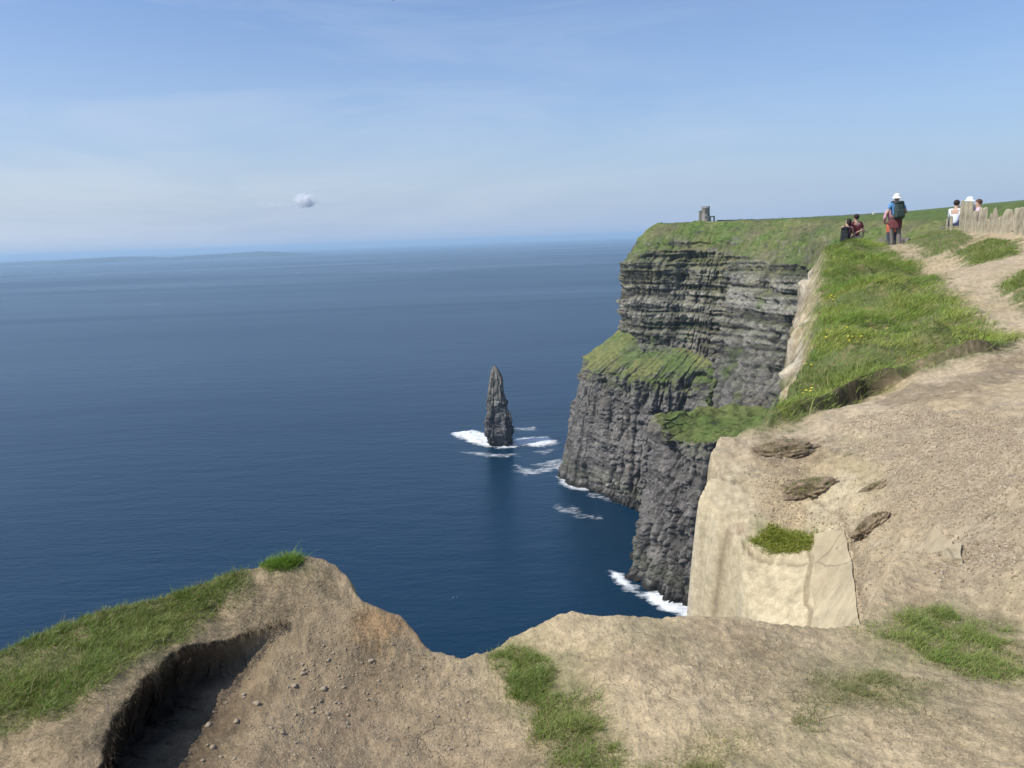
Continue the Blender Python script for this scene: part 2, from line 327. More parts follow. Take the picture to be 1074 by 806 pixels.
M['stack'] = tint_mat('sea_stack_rock', (.5, 2.0), .4, .8, .95, .3)[0]
def blade_mat():
    m = bpy.data.materials.new('grass_blades'); nt = NT(m); col = nt.n('ShaderNodeVertexColor', layer_name='tint').outputs['Color']
    b = nt.n('ShaderNodeBsdfPrincipled', ins={'Base Color': col, 'Roughness': .55, 'Specular IOR Level': .25})
    t = nt.n('ShaderNodeBsdfTranslucent', ins={'Color': nt.mixc(1.0, col, c4((1.0, 1.15, .5)), 'MULTIPLY')})
    nt.out(nt.n('ShaderNodeMixShader', ins={0: .28, 1: b.outputs[0], 2: t.outputs[0]}).outputs[0]); return m
M['blade'] = blade_mat()

# ------------------------------------------------------------------ build near terrain
az = np.radians(np.r_[np.arange(-180, -37, 1.5), np.arange(-37, 37, .068), np.arange(37, 180, 1.5)])
rr = np.r_[np.geomspace(.05, 1.6, 22)[:-1], 1.6 * 1.0048 ** np.arange(0, 660)]
rr = np.r_[rr, np.geomspace(rr[-1] * 1.02, 82, 26)]
RR, AZ = np.meshgrid(rr, az, indexing='ij'); TX = (RR * np.sin(AZ)).ravel(); TY = (RR * np.cos(AZ)).ravel()
TZ, sA_, sB_, sd_, w_ = terrain(TX, TY)
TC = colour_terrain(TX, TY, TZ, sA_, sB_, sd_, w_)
TZ = np.maximum(TZ, -EYE - 3)
near_ = (np.abs(sd_) < .16) & (w_ > .02); NX, NY = TX[near_], TY[near_]; h_ = .01
gx_ = (lip_term(np.c_[NX + h_, NY])[1] - lip_term(np.c_[NX - h_, NY])[1]); gy_ = (lip_term(np.c_[NX, NY + h_])[1] - lip_term(np.c_[NX, NY - h_])[1]); gl_ = np.hypot(gx_, gy_) + 1e-6
uc = .085 * ss(-.15, -.03, sd_[near_]) * ss(.006, -.022, sd_[near_]) * w_[near_]; TX[near_] += uc * gx_ / gl_; TY[near_] += uc * gy_ / gl_   # the turf lip overhangs
TY0_ = TY.copy(); stp = ss(.12, .7, sB_) * ss(4.2, 5, TY)          # bedded, jointed rock on the steep outer faces
bedn = np.clip(2.5 * fbm(TZ * 2.6 + .4 * fbm(TX * .6, TY * .6, o=2, seed=301), TX * .3 + TY * .3, o=2, seed=302), -1, 1); jt = np.round(3 * fbm(TX * 1.1 + TY * 1.6, TZ * .9, o=2, seed=303)) / 3
dsp = stp * (.5 + .8 * ss(9, 12, TY0_)) * (.10 * bedn + .13 * jt + .10 * fbm(TX * 3.5, TY * 3.5, TZ * 4, o=4, seed=304) + .07 * np.round(3 * fbm(TX * 2 + TY * 3, TZ * 4, o=2, seed=308)) / 2); TX0, TY0 = TX, TY; TX = TX - dsp * .9; TY = TY - dsp * .35
wl = ss(-.09, -.03, sd_) * ss(.02, -.01, sd_) * w_; TX = TX + wl * .035 * fbm(TX * 12, TY * 12, TZ * 16, o=3, seed=306); TY = TY + wl * .03 * fbm(TX * 12, TY * 12, TZ * 16, o=3, seed=307)
stp2 = ss(.02, .12, sA_) * (TY < 5); d2 = stp2 * .035 * fbm(TX * 9, TY * 9, TZ * 9, o=3, seed=305); TY = TY + d2
bdc = (1 - .35 * ss(-.2, -.8, bedn) + .12 * jt)[:, None]; TC = np.where((stp > .01)[:, None], np.c_[TC[:, :3] * mix(np.ones_like(bdc), bdc, stp[:, None]), TC[:, 3]], TC)
# undercut: the turf lip overhangs the hollow
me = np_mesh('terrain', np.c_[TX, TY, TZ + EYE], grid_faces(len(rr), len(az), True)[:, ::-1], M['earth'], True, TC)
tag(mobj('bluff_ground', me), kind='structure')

# ------------------------------------------------------------------ the headland: guide curves
def g0(px, py): q = atz(px, py, 0); return (q[0], q[1], 0.)
def gd(px, py, d): q = at(px, py, d); return tuple(q)
ST = [  # per station: foot, outer lip of the ledge, back of the ledge, top of the rock, crest
 [(150, 720, 0), (152, 715, 80), (170, 700, 98), (175, 690, 150), (190, 690, 178)],
 [(80, 650, 0), (88, 645, 80), (112, 640, 98), (116, 640, 148), (138, 645, 178)],
 [(44, 590, 0), (58, 592, 82), (84, 590, 102), (86, 592, 148), (112, 600, 178)],
 [g0(590, 505), gd(615, 388, 552), gd(662, 352, 557), gd(664, 272, 562), gd(704, 236, 582)],
 [g0(628, 520), gd(640, 394, 530), gd(675, 366, 540), gd(692, 264, 552), gd(712, 233.5, 572)],
 [g0(668, 536), gd(682, 400, 505), gd(715, 366, 524), gd(737, 264, 538), gd(745, 232.5, 560)],
 [gd(700, 560, 470), gd(738, 398, 490), gd(748, 382, 496), gd(770, 269, 512), gd(785, 231.5, 545)],
 [gd(708, 580, 432), gd(738, 434, 452), gd(750, 427, 472), gd(795, 272, 492), gd(815, 231, 530)],
 [gd(672, 590, 408), gd(694, 436, 414), gd(776, 427, 455), gd(815, 275, 474), gd(835, 230.5, 520)],
 [g0(652, 604), gd(692, 462, 392), gd(815, 431, 436), gd(836, 277, 450), gd(850, 230.5, 510)],
 [g0(700, 630), gd(728, 464, 366), gd(845, 434, 405), gd(858, 287, 415), gd(868, 230, 500)],
 [g0(745, 645), gd(770, 466, 340), gd(880, 436, 370), gd(885, 288, 385), gd(892, 232, 470)],
 [(110, 300, 0), (118, 300, 70), (150, 305, 76), (156, 310, 142), (185, 320, 171)],
 [(80, 200, 0), (88, 200, 80), (110, 205, 90), (115, 210, 150), (135, 220, 166)],
 [(48, 120, 0), (56, 122, 90), (66, 124, 110), (70, 126, 155), (80, 130, 166)],
 [(36, 70, 0), (42, 70, 90), (48, 70, 120), (52, 70, 158), (60, 72, 166)],
 [(40, 45, 0), (46, 45, 100), (52, 45, 130), (58, 45, 160), (70, 45, 167)],
]
ST = np.array(ST, float)                                           # stations x 5 x 3
def cat(P, n):                                                     # Catmull-Rom (centripetal enough) through the stations
    P = np.vstack([2 * P[:1] - P[1:2], P, 2 * P[-1:] - P[-2:-1]])
    out = []
    for i in range(1, len(P) - 2):
        t = np.linspace(0, 1, n[i - 1], endpoint=False)[:, None]; a, b, c, d = P[i - 1], P[i], P[i + 1], P[i + 2]
        out.append(.5 * ((2 * b) + (-a + c) * t + (2 * a - 5 * b + 4 * c - d) * t ** 2 + (-a + 3 * b - 3 * c + d) * t ** 3))
    out.append(P[-2][None]); return np.vstack(out)
NS = [20, 30, 80, 130, 110, 110, 90, 80, 90, 110, 90, 50, 40, 30, 20, 15]
G = [cat(ST[:, k], NS) for k in range(5)]
nc = len(G[0])
def Hpl(X, Y):                                                     # height of the pasture above the eye
    h = 7.6 + .008 * np.maximum(0, X - 250) + .6 * fbm(X / 90, Y / 90, o=3, seed=82) + 15.5 * np.exp(-((X - 640) ** 2 + (Y - 780) ** 2) / 230. ** 2)
    h = np.minimum(h, 60)
    return mix(-3.5 + 0 * h, h, ss(60, 380, Y + .3 * X))
st_frac = np.concatenate([np.linspace(i, i + 1, n, endpoint=False) for i, n in enumerate(NS)] + [[len(NS)]])
inland1 = np.array([np.interp(st_frac, [0, 3, 7, 11, 13, 16], [500, 330, 330, 330, 330, 240]), np.interp(st_frac, [0, 3, 7, 11, 13, 16], [1200, 820, 740, 640, 400, 90])]).T
inland2 = np.array([np.interp(st_frac, [0, 3, 7, 11, 13, 16], [2500, 2600, 3000, 3200, 3200, 2600]), np.interp(st_frac, [0, 3, 7, 11, 13, 16], [5200, 3800, 3000, 2200, 1300, 150])]).T
rows = []; rockw = []; zone = []
def addrows(A, B, n, rw, zn, easing=None):
    for t in np.linspace(0, 1, n, endpoint=False):
        e = easing(t) if easing else t
        rows.append(A * (1 - e) + B * e); rockw.append(rw); zone.append(zn)
foot = G[0].copy(); foot[:, 2] = -12
addrows(foot, G[0], 6, .7, 0)
addrows(G[0], G[1], 190, 1., 0)
for t in np.linspace(0, 1, 46, endpoint=False): rows.append(G[1] * (1 - t) + G[2] * t); rockw.append(.9 * (1 - t) ** 3 + .25 + .5 * t ** 4); zone.append(1)
addrows(G[2], G[3], 150, 1., 2)
# grass slope: convex towards the crest
n = 70
for t in np.linspace(0, 1, n, endpoint=False):
    P = G[3] * (1 - t) + G[4] * t; P = P.copy(); P[:, 2] = G[3][:, 2] + (G[4][:, 2] - G[3][:, 2]) * (1 - (1 - t) ** 1.7); rows.append(P); rockw.append(.45 * (1 - t) ** 1.5 + .04); zone.append(3)
for t in np.linspace(0, 1, 60, endpoint=False):
    xy = G[4][:, :2] * (1 - t) + inland1 * t; z = mix(G[4][:, 2], EYE + Hpl(xy[:, 0], xy[:, 1]), ss(0, .25, t)); rows.append(np.c_[xy, z]); rockw.append(0); zone.append(4)
for t in np.linspace(0, 1, 40):
    xy = inland1 * (1 - t) + inland2 * t; rows.append(np.c_[xy, EYE + Hpl(xy[:, 0], xy[:, 1])]); rockw.append(0); zone.append(4)
CP = np.array(rows); nr = len(rows); RW = np.array(rockw)[:, None] + np.zeros((1, nc)); RW = np.where((np.array(zone)[:, None] == 1) & (st_frac[None] > 6.5), RW * .45, RW); ZN = np.array(zone)[:, None] + np.zeros((1, nc))
# horizontal outward direction of the coast
T = np.gradient((G[0] + G[1] + G[2] * .5)[:, :2], axis=0)
for _ in range(12): T[1:-1] = (T[:-2] + 2 * T[1:-1] + T[2:]) / 4
T /= np.linalg.norm(T, axis=1)[:, None]; OUT = np.c_[T[:, 1], -T[:, 0]]
if (OUT[250] @ np.array([-.7, -.7])) < 0: OUT = -OUT
X, Y, Z = CP[..., 0], CP[..., 1], CP[..., 2]
fade = np.ones(nc); 
arc = np.r_[0, np.cumsum(np.hypot(*np.diff(G[1][:, :2], axis=0).T))][None] + 0 * Z
arc2 = np.r_[0, np.cumsum(np.hypot(*np.diff(G[3][:, :2], axis=0).T))][None] + 0 * Z; arc = np.where(ZN >= 2, arc2 * 1.25, arc)
big = fbm(X / 26, Y / 26, Z / 70, o=3, seed=91)
zz = Z + 1.6 * fbm(X / 70, Y / 70, o=2, seed=90) + .02 * X
bed = fbm(zz / 3.1, 0 * zz + arc / 55, o=2, seed=92); bed2 = fbm(zz / 1.9, arc / 45, o=2, seed=93)
bed = np.clip(bed * 3.4, -1, 1)
jn = fbm(arc / 7.0, zz / 45, o=3, seed=94); jn = 1 - np.abs(jn) * 2.2; jn = np.clip(jn, -.3, 1)          # vertical joints
blk = np.round(fbm(arc / 9, zz / 7, o=3, seed=95) * 4) / 4
fine = fbm(X / 2.2, Y / 2.2, Z / 1.6, o=3, seed=96)
up = ss(85, 105, Z)
blk2 = np.round(fbm(arc / 3.6, zz / 3.0, o=2, seed=110) * 3) / 3
bed3 = np.clip(3 * fbm(zz / 3.2, arc / 60, o=2, seed=111), -1, 1)
col = np.round(3 * fbm(arc / 20, zz / 260, o=3, seed=113)) / 3; col2 = np.round(3 * fbm(arc / 6.5, zz / 60, o=2, seed=114)) / 3
disp = 3.5 * big + 6.0 * col + mix(2.6, .8, up) * col2 + mix(.4, 1.15, up) * bed + mix(.2, .8, up) * bed2 + mix(.05, 1.2, up) * bed3 - mix(4.2, 2.4, up) * np.maximum(jn, 0) ** 3 + mix(3.0, 3.4, up) * blk + 1.5 * blk2 + 1.1 * fine
slot = ss(.55, .8, fbm(arc / 11, 0 * arc + 3.3, o=2, seed=97)) * ss(60, 66, Z) * ss(96, 88, Z)
disp = disp - 6 * slot
disp = disp * RW * np.interp(st_frac, [2, 2.6, 3.4, 4], [1, .6, .6, 1])[None]
CP[..., 0] += disp * OUT[None, :, 0]; CP[..., 1] += disp * OUT[None, :, 1]
grs = (ZN == 1) | (ZN == 3)
CP[..., 2] += np.where(grs, 1.0, 0) * ((1.5 + 2.6 * ((ZN == 1) & (st_frac[None] > 6.4))) * fbm(X / 7, Y / 7, o=4, seed=98) + .9 * np.round(3 * fbm(arc / 12, Z / 5, o=2, seed=112)) / 2 * (ZN == 3) * np.clip(RW * 3, 0, 1)) + np.where(ZN == 4, .25, 0) * fbm(X / 9, Y / 9, o=2, seed=99)
CPc = CP.copy()
# slope after displacement, for the turf
du = np.gradient(CP, axis=0); dv = np.gradient(CP, axis=1); NR = np.cross(dv, du); NR /= np.linalg.norm(NR, axis=2)[..., None] + 1e-9; nz = np.abs(NR[..., 2])
n1 = fbm(X / 18, Y / 18, Z / 18, o=4, seed=101); n2 = fbm(X / 4, Y / 4, Z / 4, o=4, seed=102); n3 = fbm(X / 1.3, Y / 1.3, Z / 1.3, o=2, seed=103)
rock = mix(np.array([.20, .185, .165]), np.array([.25, .228, .195]), ss(60, 110, Z + 12 * n1)[..., None])
lb = ss(.15, .6, bed + .3 * bed2) * ss(98, 112, Z) * ss(150, 138, Z + 6 * n1)
rock = mix(rock, np.array([.42, .39, .33]), (.7 * lb)[..., None])
rock = mix(rock, np.array([.06, .055, .05]), (.6 * ss(.1, -.7, bed2 + .5 * n2))[..., None])
rock = mix(rock, np.array([.20, .17, .13]), (.35 * ss(.1, .6, n1) )[..., None])
rock = mix(rock, np.array([.045, .042, .036]), ss(5.5, 1.5, Z + 1.6 * n2)[..., None])
rock = mix(rock, np.array([.15, .15, .10]), (.55 * ss(5, 8, Z + 1.5 * n2) * ss(17, 11, Z + 3 * n1))[..., None])
rock = mix(rock, np.array([.055, .05, .045]), (.75 * ss(-.45, -.95, bed + .2 * bed2) * up)[..., None]); rock = mix(rock, rock * .4, (ss(.55, .95, jn) * .8)[..., None])
rock = rock * (1 + .32 * n2 + .28 * n3 + .15 * n1)[..., None]
rock = mix(rock, np.array([.62, .60, .55]), (.8 * ss(.62, .72, n2 + .3 * n3) * ss(6, 9, Z) * ss(22, 12, Z))[..., None])
ga = mix(np.array([.115, .175, .038]), np.array([.215, .215, .08]), ss(-.5, .5, n1 + .6 * n2)[..., None]) * (1 + .25 * n3)[..., None]
heath = np.array([.14, .105, .085])
slope_g = ss(.38, .62, nz + .14 * n2) * ss(62, 78, Z)
gm = np.where(ZN == 1, np.where(st_frac[None] < 6.5, ss(.15, .55, 1.3 * n1 + .55 * nz + .6 * n2), ss(-.35, .1, n1 + nz + .6 * n2 - .2)) * ss(.28, .5, nz + .1 * n2), 0)
top = ss(128, 156, Z + 12 * n1 + 10 * n2) * ss(.12, .42, nz + .2 * n2)
gm = np.maximum(gm, slope_g * np.where(ZN == 2, .28, .85)); gm = np.maximum(gm, np.where(ZN == 2, top * .55, 0)); oc = ss(.05, .28, fbm(arc / 9, Z / 3.0, o=4, seed=115) + .3 * n2 - .45 + .9 * np.clip(RW * 2.1, 0, 1)); gm = np.maximum(gm, np.where(ZN >= 3, ss(-.75, -.35, n1 + .8 * nz + .4 * n2) * np.where(ZN == 3, 1 - .85 * oc, 1), 0))
side = ss(.35, .62, fbm(arc / 14, Z / 22, o=3, seed=104) + .35 * ss(700, 900, X * 0 + arc)) * (ZN == 2) * .6
gm = np.maximum(gm, side * ss(-.3, .3, n2 + .2))
hm = np.where(ZN == 3, ss(-.05, .35, fbm(X / 22, Y / 22, Z / 12, o=3, seed=105)), 0) * .42
ga = mix(ga, heath, hm[..., None])
green2 = np.array([.115, .165, .04]); ga = mix(ga, green2 * (1 + .2 * n2)[..., None], (np.where(ZN == 4, .75, 0) + np.where(ZN == 1, .45, 0) * (Y < 470))[..., None])
CC = mix(rock, ga, np.clip(gm, 0, 1)[..., None])
me = np_mesh('headland', CP.reshape(-1, 3), grid_faces(nr, nc), M['cliff'], True, np.clip(CC.reshape(-1, 3), .008, .9))
tag(mobj('headland_cliffs', me), kind='structure')
headland = me
from mathutils.bvhtree import BVHTree
tri = None
def bvh_of(V, Fq): return BVHTree.FromPolygons([tuple(v) for v in V], [tuple(f) for f in Fq])
# small BVH of the pasture only (for standing things on it)
r0 = [i for i, z in enumerate(zone) if z == 3][0]
sub = CP[r0:].reshape(-1, 3); BV = bvh_of(sub, grid_faces(nr - r0, nc))
def on_pasture(x, y, dz=0):
    h = BV.ray_cast(Vector((x, y, 400)), Vector((0, 0, -1))); return (x, y, (h[0].z if h[0] else EYE + 8) + dz)

# ------------------------------------------------------------------ sea
m = bpy.data.materials.new('sea_water'); nt = NT(m); p = pos(nt)
map1 = nt.n('ShaderNodeMapping', ins={'Vector': p, 'Rotation': (0, 0, math.radians(12)), 'Scale': (.35, 1.0, 1)}).outputs[0]
map2 = nt.n('ShaderNodeMapping', ins={'Vector': p, 'Rotation': (0, 0, math.radians(-8)), 'Scale': (.25, 1.0, 1)}).outputs[0]
w1 = nt.noise(.055, 5, .55, map1); w2 = nt.noise(.30, 4, .6, map1); w3 = nt.noise(1.4, 3, .6, map1)
slick = nt.rng(nt.noise(.0011, 5, .6, map2, .6), .38, .62)
hh = nt.math('ADD', nt.math('MULTIPLY', w1, 2.2), nt.math('ADD', nt.math('MULTIPLY', w2, 1.0), nt.math('MULTIPLY', w3, .25)))
bp = nt.n('ShaderNodeBump', ins={'Strength': nt.rng(slick, 0, 1, .30, .52), 'Distance': 1.0, 'Height': hh})
base = nt.mixc(slick, c4((.0008, .020, .045)), c4((.0018, .027, .060)))
b = nt.n('ShaderNodeBsdfPrincipled', ins={'Base Color': base, 'Roughness': nt.rng(slick, 0, 1, .34, .26), 'IOR': 1.333, 'Specular IOR Level': .40, 'Specular Tint': (.68, .88, 1.0, 1), 'Normal': bp.outputs[0]})
nt.out(b.outputs[0]); M['sea'] = m
R = 50000.
ang = np.linspace(0, 2 * PI, 181)[:-1]; rad = np.r_[[20.], np.geomspace(200, R, 30)]
V = np.array([[q * math.cos(a), q * math.sin(a), 0] for q in rad for a in ang])
tag(mobj('sea', np_mesh('sea', V, grid_faces(len(rad), len(ang), True), M['sea'])), kind='structure')
V = np.c_[20 * np.cos(ang), 20 * np.sin(ang), 0 * ang]

# ------------------------------------------------------------------ sky, sun, haze, camera
SUN_EL = math.radians(50); sun_dir = np.array([-.93, -.30]); sun_dir /= np.linalg.norm(sun_dir)
W = bpy.data.worlds.new('World'); SC.world = W; W.use_nodes = True; t = W.node_tree; t.nodes.clear()
class WN(NT):
    def __init__(s, t): s.t = t
nt = WN(t)
sky = nt.n('ShaderNodeTexSky', sky_type='NISHITA', sun_disc=False, sun_elevation=SUN_EL, sun_rotation=math.atan2(sun_dir[0], sun_dir[1]), altitude=0, air_density=1.0, dust_density=1.2, ozone_density=2.0)
tc = nt.n('ShaderNodeTexCoord').outputs['Generated']
mp = nt.n('ShaderNodeMapping', ins={'Vector': tc, 'Rotation': (0, 0, .5), 'Scale': (1.0, 1.0, 7.0)}).outputs[0]
cl = nt.noise(1.7, 6, .6, mp, .8)
sx = nt.n('ShaderNodeSeparateXYZ', ins={0: tc})
msk = nt.math('MULTIPLY', nt.rng(cl, .44, .80), nt.rng(sx.outputs[0], .4, -.55, .10, .60), clamp=True)
skc = nt.mixc(1.0, sky.outputs[0], c4((.86, .97, 1.16)), 'MULTIPLY')
hzn = nt.rng(sx.outputs[2], .0, .36, 1.0, 0.0)
skc = nt.mixc(nt.math('MULTIPLY', nt.math('POWER', hzn, 2.0), .85), skc, nt.mixc(nt.rng(sx.outputs[0], -.55, .45), c4((4.15, 4.65, 5.55)), c4((2.9, 3.75, 5.25))))
skc = nt.mixc(nt.math('MULTIPLY', nt.rng(sx.outputs[2], .07, .0), .75), skc, c4((3.25, 4.15, 5.75)))
colr = nt.mixc(msk, skc, c4((5.6, 6.0, 6.6)))
bg = nt.n('ShaderNodeBackground', ins={'Color': colr, 'Strength': .115}); o = nt.n('ShaderNodeOutputWorld'); t.links.new(bg.outputs[0], o.inputs['Surface'])
L = bpy.data.lights.new('sun', 'SUN'); L.energy = 3.6; L.angle = math.radians(.53); L.color = (1, .955, .88)
so = link(bpy.data.objects.new('sun', L)); dv = Vector((sun_dir[0] * math.cos(SUN_EL), sun_dir[1] * math.cos(SUN_EL), math.sin(SUN_EL)))
so.rotation_euler = dv.to_track_quat('Z', 'Y').to_euler(); so.location = (-20, -10, EYE + 30)
hz = bpy.data.materials.new('haze_air'); nt = NT(hz)
v = nt.n('ShaderNodeVolumePrincipled', ins={'Color': (.58, .81, 1.0, 1), 'Density': 5.6e-5, 'Anisotropy': .1}); nt.out(v.outputs[0], True)
HB = 54000; z0, z1 = -14., 262.
V = [(x, y, z) for z in (z0, z1) for x, y in ((-HB, -HB), (HB, -HB), (HB, HB), (-HB, HB))]
Fq = [(0, 3, 2, 1), (4, 5, 6, 7), (0, 1, 5, 4), (1, 2, 6, 5), (2, 3, 7, 6), (3, 0, 4, 7)]
tag(mobj('haze', np_mesh('haze', V, Fq, hz, False)), 'thin blue sea haze that pales the far water and island', 'haze', kind='stuff')
cam = bpy.data.cameras.new('camera'); co = link(bpy.data.objects.new('camera', cam)); cam.sensor_width = 36; cam.lens = F / 1074 * 36
cam.clip_start = .05; cam.clip_end = 200000
Mx = Matrix(((RT[0], UP[0], -FW[0], 0), (RT[1], UP[1], -FW[1], 0), (RT[2], UP[2], -FW[2], EYE), (0, 0, 0, 1))); co.matrix_world = Mx
SC.camera = co
SC.view_settings.view_transform = 'Standard'; SC.view_settings.look = 'None'; SC.view_settings.gamma = 1; SC.view_settings.exposure = .25
SC.render.engine = 'CYCLES'; SC.cycles.volume_bounces = 32; SC.cycles.max_bounces = 32; SC.cycles.diffuse_bounces = 3; SC.cycles.glossy_bounces = 3; SC.cycles.transparent_max_bounces = 16; SC.cycles.use_denoising = True
SC.cycles.sample_clamp_indirect = 4
# ------------------------------------------------------------------ grass
def scatter(poly, n, soft=.08, keep=None):
    lo = poly.min(0) - soft; hi = poly.max(0) + soft; out = []; c = 0
    while c < n:
        P = RNG.uniform(lo, hi, (n * 2, 2)); s = poly_sd(P, poly)
        ok = RNG.random(len(P)) < ss(soft, -soft, s + .6 * soft * fbm(P[:, 0] * 6, P[:, 1] * 6, o=2, seed=120))
        if keep is not None: ok &= RNG.random(len(P)) < keep(P)
        P = P[ok]; out.append(P); c += len(P)
        if len(P) == 0: break
    return np.vstack(out)[:n]
def blades(P, h, w, lean, cols, hvar=.4, zoff=-.004, down=False, wind=(.25, -.1)):
    n = len(P); X, Y = P[:, 0], P[:, 1]; Z = th(X, Y) + EYE + zoff
    a = RNG.uniform(0, 2 * PI, n); hh = h * (1 + hvar * RNG.normal(size=n)).clip(.3, 2.0); ww = w * RNG.uniform(.6, 1.3, n)
    l = lean * RNG.uniform(.3, 1.4, n); dx = np.cos(a) * l + wind[0] * lean; dy = np.sin(a) * l + wind[1] * lean; b = RNG.uniform(0, 2 * PI, n)
    sx, sy = np.cos(b) * ww / 2, np.sin(b) * ww / 2; s = -1 if down else 1
    B = np.c_[X, Y, Z]
    V = np.empty((n, 5, 3)); V[:, 0] = B + np.c_[sx, sy, 0 * X]; V[:, 1] = B - np.c_[sx, sy, 0 * X]
    mid = B + np.c_[dx * hh * .35, dy * hh * .35, s * hh * .55]; V[:, 2] = mid + .75 * np.c_[sx, sy, 0 * X]; V[:, 3] = mid - .75 * np.c_[sx, sy, 0 * X]
    V[:, 4] = B + np.c_[dx * hh, dy * hh, s * hh * .95]
    i = np.arange(n)[:, None] * 5; Fc = np.concatenate([i + [0, 1, 3], i + [0, 3, 2], i + [2, 3, 4]])
    C = np.repeat(cols[:, None, :], 5, 1) * np.array([.8, .8, .95, .95, 1.08])[None, :, None]
    return V.reshape(-1, 3), Fc, C.reshape(-1, 3)
def gcols(P, dry=.25, freq=3.0, g1=(.075, .135, .022), g2=(.145, .20, .05), d=(.30, .25, .12)):
    n = len(P); t = ss(-.5, .5, fbm(P[:, 0] * freq, P[:, 1] * freq, o=3, seed=130)) * .6 + .4 * RNG.random(n)
    c = mix(np.array(g1), np.array(g2), t[:, None]); dd = (RNG.random(n) < dry)[:, None]
    return np.where(dd, np.array(d) * RNG.uniform(.7, 1.2, (n, 1)), c * np.array([2.1, 1.8, 2.0])) * RNG.uniform(.85, 1.3, (n, 1))
def join(parts):
    V, Fq, C = [], [], []; k = 0
    for v, f, c in parts: V.append(v); Fq.append(f + k); C.append(c); k += len(v)
    return np.vstack(V), np.vstack(Fq), np.vstack(C)
def grass_obj(name, parts, label):
    V, Fq, C = join(parts); o = mobj(name, np_mesh(name, V, Fq, M['blade'], False, C.clip(.01, .8))); return tag(o, label, 'grass', kind='stuff')
def clumpy(f, lo=-.25, hi=.35, seed=140): return lambda P: ss(lo, hi, fbm(P[:, 0] * f, P[:, 1] * f, o=3, seed=seed)) * .85 + .15
P = scatter(GR['left'], 46000, .10, clumpy(6, -.35, .15)); Q = scatter(GR['left'], 900, .02)
grass_obj('grass', [blades(P, .019, .0022, 1.2, gcols(P, .3, 5)), blades(Q, .045, .002, .6, gcols(Q, .5, 4))], 'short green turf on the left bank above the dark hollow')
P = scatter(GR['tuft'], 1700, .05); grass_obj('grass', [blades(P, .010 + .034 * RNG.random(len(P)), .0025, 1.0, gcols(P, .05, 4, (.08, .15, .02), (.14, .24, .04)))], 'small bright grass tuft on the tip of the left bank')
P = scatter(GR['strip_a'], 9000, .05, clumpy(13, -.2, .25)); Q = scatter(GR['strip_b'], 11000, .09, clumpy(13, -.1, .4))
grass_obj('grass', [blades(P, .012 + .022 * RNG.random(len(P)), .0022, 1.2, gcols(P, .25, 9)), blades(Q, .010 + .02 * RNG.random(len(Q)), .0022, 1.2, gcols(Q, .35, 9))], 'green grass strip running down the middle of the bare foreground')
P = scatter(GR['right_a'], 16000, .10, clumpy(10, -.2, .3)); grass_obj('grass', [blades(P, .010 + .02 * RNG.random(len(P)), .0024, 1.2, gcols(P, .22, 7))], 'green grass patch at the lower right beyond the bare earth')
P = scatter(GR['right_b'], 7000, .08, clumpy(9, -.1, .5)); Q = scatter(GR['right_c'], 2200, .08, clumpy(9, 0, .5))
grass_obj('grass', [blades(P, .016, .0018, 1.2, gcols(P, .4, 4, (.07, .11, .03), (.13, .16, .06))), blades(Q, .013, .0018, 1.3, gcols(Q, .6, 4))], 'thin worn grass patch in the trampled foreground')
P = scatter(GR['moss'], 5000, .06); grass_obj('grass', [blades(P, .03, .006, 1.2, gcols(P, .05, 3, (.10, .14, .018), (.16, .20, .035)))], 'bright green moss cushion on the pale sandstone')
# long grass of the cliff-edge slope
P = scatter(GR['wedge'], 150000, .24, clumpy(1.5, -.6, .15, 141)); P = P[P[:, 1] < 27.5]
tl = .10 + .05 * fbm(P[:, 0] * .8, P[:, 1] * .8, o=3, seed=142)
cl_ = gcols(P, .16, .9, (.070, .155, .020), (.21, .265, .060), (.30, .25, .10))
big_ = ss(.0, .5, fbm(P[:, 0] * .7, P[:, 1] * .7, o=3, seed=143)); cl_ = mix(cl_, np.array([.17, .16, .07]), (.45 * big_)[:, None])
grass_obj('grass', [blades(P, .045 + .07 * ss(-.3, .4, fbm(P[:, 0] * 1.3, P[:, 1] * 1.3, o=3, seed=146)), .009, 1.3, cl_, hvar=.5, wind=(.5, -.2)) ], 'long windswept green grass between the cliff edge and the path')
parts = []
for k, n in (('mound_a', 13000), ('mound_b', 6500), ('mound_c', 6000)):
    P = scatter(GR[k], n, .2, clumpy(1.6, -.1, .35)); parts.append(blades(P, .055, .010, .9, gcols(P, .25, 1.5)))
P = scatter(GR['behind'], 26000, .3); P = P[np.hypot(P[:, 0], P[:, 1]) < 42]; parts.append(blades(P, .11, .014, .9, gcols(P, .35, .6)))
grass_obj('grass', parts, 'grass tufts on the low banks right of the worn path')
def everywhere(P): return ss(.12, .35, fbm(P[:, 0] * 3, P[:, 1] * 3, o=3, seed=150)) * ss(-.01, -.06, poly_sd(P, edgeA))
nearp = polyA([(330, 610), (385, 650), (450, 695), (530, 682), (600, 650), (900, 660), (1074, 645), (1090, 806), (560, 830), (480, 830), (250, 800), (330, 700)])
P = scatter(nearp, 16000, .02, everywhere); Q = scatter(polyA([(0, 780), (60, 757), (160, 695), (245, 625), (340, 600), (360, 640), (290, 655), (200, 688), (118, 770), (105, 815), (-20, 830)]), 9000, .02)
Q = Q[np.abs(lip_term(Q)[1]) > .015]
tc_ = lambda P: np.array([.36, .30, .19])[None] * RNG.uniform(.55, 1.25, (len(P), 1))
o = grass_obj('dry_straw', [blades(P, .012, .0012, 1.6, tc_(P)), blades(Q, .012, .0012, 1.8, tc_(Q))], 'matted dry straw trodden into the bare earth')
o['category'] = 'straw'
